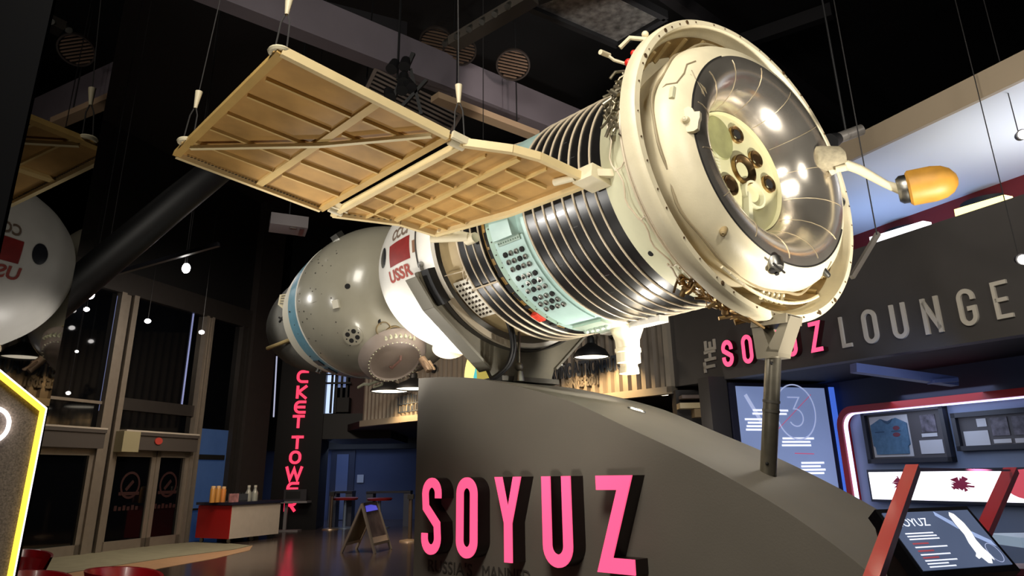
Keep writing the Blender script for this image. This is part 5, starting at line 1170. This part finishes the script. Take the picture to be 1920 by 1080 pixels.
# bar tables and stools in front of the far wall
for i, (u0, u1) in enumerate([(622, 664), (690, 772)]):
    a = aty(u0, 921, 28.5); b = aty(u1, 921, 28.5); z_ = a.z
    t = thing('bar_table', V(((a.x+b.x)/2, a.y, 0)), ['long dark bar table by the far wall, left one under the door', 'long dark bar table by the far wall, right one near the plinth'][i], 'table', 'bar tables')
    MB().box(a.x, b.x, a.y-.35, a.y+.35, z_-.07, z_, I).build('table_top', mat('dark_bar_top', C(44, 46, 60), .35), t, 0)
    for x in ([a.x+.1, a.x+.55*0+ (b.x-a.x)-.15+a.x*0] if False else (a.x+.12, b.x-.12)): MB().box(x-.12, x+.12, a.y-.3, a.y+.3, 0, z_-.07, I).build('leg', mat('slate_leg', C(70, 76, 96), .5), t, 0)
for i, (u, v) in enumerate([(648, 934), (712, 935), (660, 934)][:2]):
    p = aty(u, v, 27.6); t = thing('bar_stool', V((p.x, p.y, 0)), ['red seated bar stool at the left bar table', 'red seated bar stool at the right bar table behind the A board'][i], 'stool', 'red bar stools'); T_ = lambda x, y, h: V((p.x+x, p.y+y, h))
    MB().lathe([(p.z-.06, 0), (p.z-.06, .4), (p.z, .44), (p.z+.03, .4), (p.z+.03, 0)], T_, 28).build('seat', mat('red_seat', C(150, 36, 36), .5), t); MB().lathe([(0, .36), (.03, .36), (.06, .06), (p.z-.06, .05)], T_, 24).build('pedestal', mat('pale_pedestal', C(140, 156, 180), .3, .5), t)
# balcony window at upper left of the corrugated wall
yb_ = 27.5
q = [aty(613, 700, yb_), aty(620, 775, yb_), aty(650, 770, yb_)]
t = thing('window_4', V((q[1].x, yb_, q[1].z)), 'x', 'x', kind='structure'); del t['label']; del t['category']
zA, zB = aty(612, 775, yb_).z, aty(612, 690, yb_).z; xA, xB = aty(611, 740, yb_).x, aty(650, 740, yb_).x
MB().box(xA, xA+.28, yb_, yb_+.05, zA, zB+.6, I).build('bright_pane', glow('sky_pane', C(180, 200, 240), 1.3), t, 0)
MB().box(xA+.32, xB, yb_, yb_+.05, zA+.9, zB+.6, I).build('dim_pane', glow('dim_sky_pane', C(110, 128, 176), .6), t, 0)
mb = MB()
for f_ in (.28, .5, .75, 1): mb.box(xA+(xB-xA)*f_-.04, xA+(xB-xA)*f_+.04, yb_-.06, yb_, zA, zB+.6, I)
mb.box(xA, xB+.2, yb_-.3, yb_-.22, zA+(zB-zA)*.62, zA+(zB-zA)*.66, I); mb.box(xA, xB+.2, yb_-.3, yb_-.22, zA+(zB-zA)*.82, zA+(zB-zA)*.85, I); mb.build('bars', M_black2, t, 0)
MB().box(xB+.1, PC.T(cl, 0).x+.2, yb_, yb_+.1, zA-.3, zB+.8, I).build('trim_17', mat('dark_maroon_wall', C(60, 24, 26), .6), smooth=0, kind='structure')
MB().box(xA-.2, PC.T(cl, 0).x+.5, yb_-.4, yb_+4, zA-.9, zA-.05, I).build('trim_18', M_black2, smooth=0, kind='structure')
tag(MB().box(aty(625, 760, yb_-1).x, aty(648, 760, yb_-1).x, yb_-.5, yb_-.1, zA, aty(630, 748, yb_).z, I).build('cabinet', mat('black_cabinet', C(16, 15, 16), .6), smooth=0), 'black cabinet in front of the bright balcony window', 'cabinet')

# ================================================================== kiosk at the lower right
kf = .8; kc = EYE + (V((2.73, 5.18, 1.19))-EYE)*kf; yw, tl = rad(21.0), rad(51.5); kw, kh = .77, .42
kr = V((cos(yw), sin(yw), 0)); kb = V((-sin(yw), cos(yw), 0)); ku = kb*cos(tl) + V((0, 0, sin(tl))); kn = kr.cross(ku)
KS = lambda x, y, h: kc + (kr*x + ku*y + kn*h)*kf
kt = thing('kiosk', V((kc.x, kc.y, 0)), 'black kiosk with a tilted touch screen about the spacecraft at the lower right', 'kiosk')
hw, hh = kw/2, kh/2
MB().box(-hw-.02, hw+.02, -hh-.03, hh+.02, -.09, -.004, KS).build('screen_housing', mat('black_gloss_case', C(12, 12, 15), .25), kt, 0)
base_c = kc - kn*.12; 
PB2 = [KS(x, y, -.08) for x, y in ((-hw, -hh), (hw, -hh), (hw, hh), (-hw, hh))]; PB3 = [V((p.x*.5+kc.x*.5, p.y*.5+kc.y*.5+.1, 0)) for p in PB2]
MB().add(PB2+PB3, [(0, 1, 2, 3), (7, 6, 5, 4), (0, 4, 5, 1), (1, 5, 6, 2), (2, 6, 7, 3), (3, 7, 4, 0)]).build('stand', mat('black_stand', C(16, 14, 14), .4), kt, 0)
sc = MB().box(-hw+.012, hw-.012, -hh+.012, hh-.012, -.004, .002, KS).build('touch_screen', mat('slate_screen', C(84, 96, 122), .25, emit=C(76, 88, 116), es=.75, var=.15, scale=2), kt, 0)
mb = MB(); text_on(mb, 'SOYUZ', lambda x, y, h: KS(-.31+x, .095+y, .003+h), .055, .62, .0005, bold=0, fit=.26); 
rnd = random.Random(5)
for k, y in enumerate((.045, .025, .005, -.05, -.1, -.14, -.16, -.18)):
    mb.box(-.31, -.31+rnd.uniform(.17, .27), y-.004, y+.004, .003, .004, KS)
mb.build('screen_text', glow('screen_text', C(230, 236, 250), .95), sc, 0)
mb = MB()
for y in (-.025, -.075, -.12): mb.box(-.31, -.18, y-.005, y+.005, .003, .004, KS)
mb.build('red_headings', mat('screen_red', C(170, 80, 90), .5, emit=C(160, 70, 80), es=.6), sc, 0)
out = [(.17, .185), (.2, .17), (.225, .1), (.225, .03), (.21, -.02), (.215, -.08), (.235, -.13), (.23, -.165), (.215, -.15), (.19, -.185), (.16, -.18), (.14, -.14), (.11, -.15), (.10, -.13), (.125, -.11), (.13, -.04), (.15, .02), (.145, .09), (.15, .16)]
MB().prism([(x+.02, y) for x, y in out], .003, .004, KS).build('craft_drawing', glow('drawing_white', C(250, 250, 246), 1.0), sc, 0)
mb = MB(); mb.prism([(.05, .165), (.06, .195), (.155, .115), (.16, .06)], .0025, .0035, KS); mb.build('wing_drawing', glow('drawing_blue', C(150, 170, 215), .8), sc, 0); mb = MB().prism([(.245, .0), (.25, .04), (.355, -.03), (.36, -.075)], .0025, .0035, KS); mb.build('wing_drawing', glow('drawing_blue', C(150, 170, 215), .8), sc, 0)
mb = MB(); ribbon(mb, [(.3+.05*cos(k*pi/10), -.115+.065*sin(k*pi/10)) for k in range(20)], 1, .004, .003, .004, KS); mb.build('outline_drawing', glow('drawing_line', C(170, 180, 215), .7), sc, 0)
# red slanted posts
M_rpost = mat('red_post', C(178, 30, 34), .35, coat=.2)
def to_floor(a, b): return b + (a-b)*(b.z/(b.z-a.z))
tag(MB().bar(to_floor(aty(1625, 1120, 3.0), aty(1712, 878, 3.85)), aty(1712, 878, 3.85), .058, .04).build('slanted_post', M_rpost, smooth=0), 'slanted red bar crossing in front of the kiosk screen', 'post')
q_ = aty(1838, 1012, 6.6)
tag(MB().bar(q_, aty(1896, 882, 7.2), .11, .06).bar(q_+V((0, 0, .04)), V((q_.x, q_.y, 0)), .11, .06).build('slanted_post', M_rpost, smooth=0), 'slanted red bar behind the kiosk at the right', 'post')
tag(MB().bar(aty(1718, 880, 3.9), aty(1893, 882, 7.1), .015, .015).build('top_rail', mat('mauve_rail', C(150, 80, 120), .4), smooth=0), 'thin mauve rail joining the tops of the two slanted red bars', 'rail')
# ledge and red stool
a, b = aty(1880, 1012, 8.2), aty(1990, 1010, 8.2)
tag(MB().box(a.x, b.x+1, a.y-.3, a.y+.3, a.z-.05, a.z+.04, I).build('ledge', mat('pale_blue_ledge', C(170, 190, 210), .4, emit=C(150, 175, 205), es=.4), smooth=0), 'pale lit ledge at the right edge behind the kiosk', 'ledge')
p = atz(1935, 1062, .62); t = thing('round_stool', V((p.x, p.y, 0)), 'dark red round stool at the lower right corner beside the kiosk', 'stool'); T_ = lambda x, y, h: V((p.x+x, p.y+y, h))
MB().lathe([(.5, 0), (.5, .3), (.56, .34), (.62, .3), (.64, 0)], T_, 32).build('seat', mat('dark_red_seat', C(110, 16, 26), .4), t); MB().lathe([(0, .28), (.02, .28), (.05, .05), (.5, .05)], T_, 24).build('pedestal', M_steel, t)
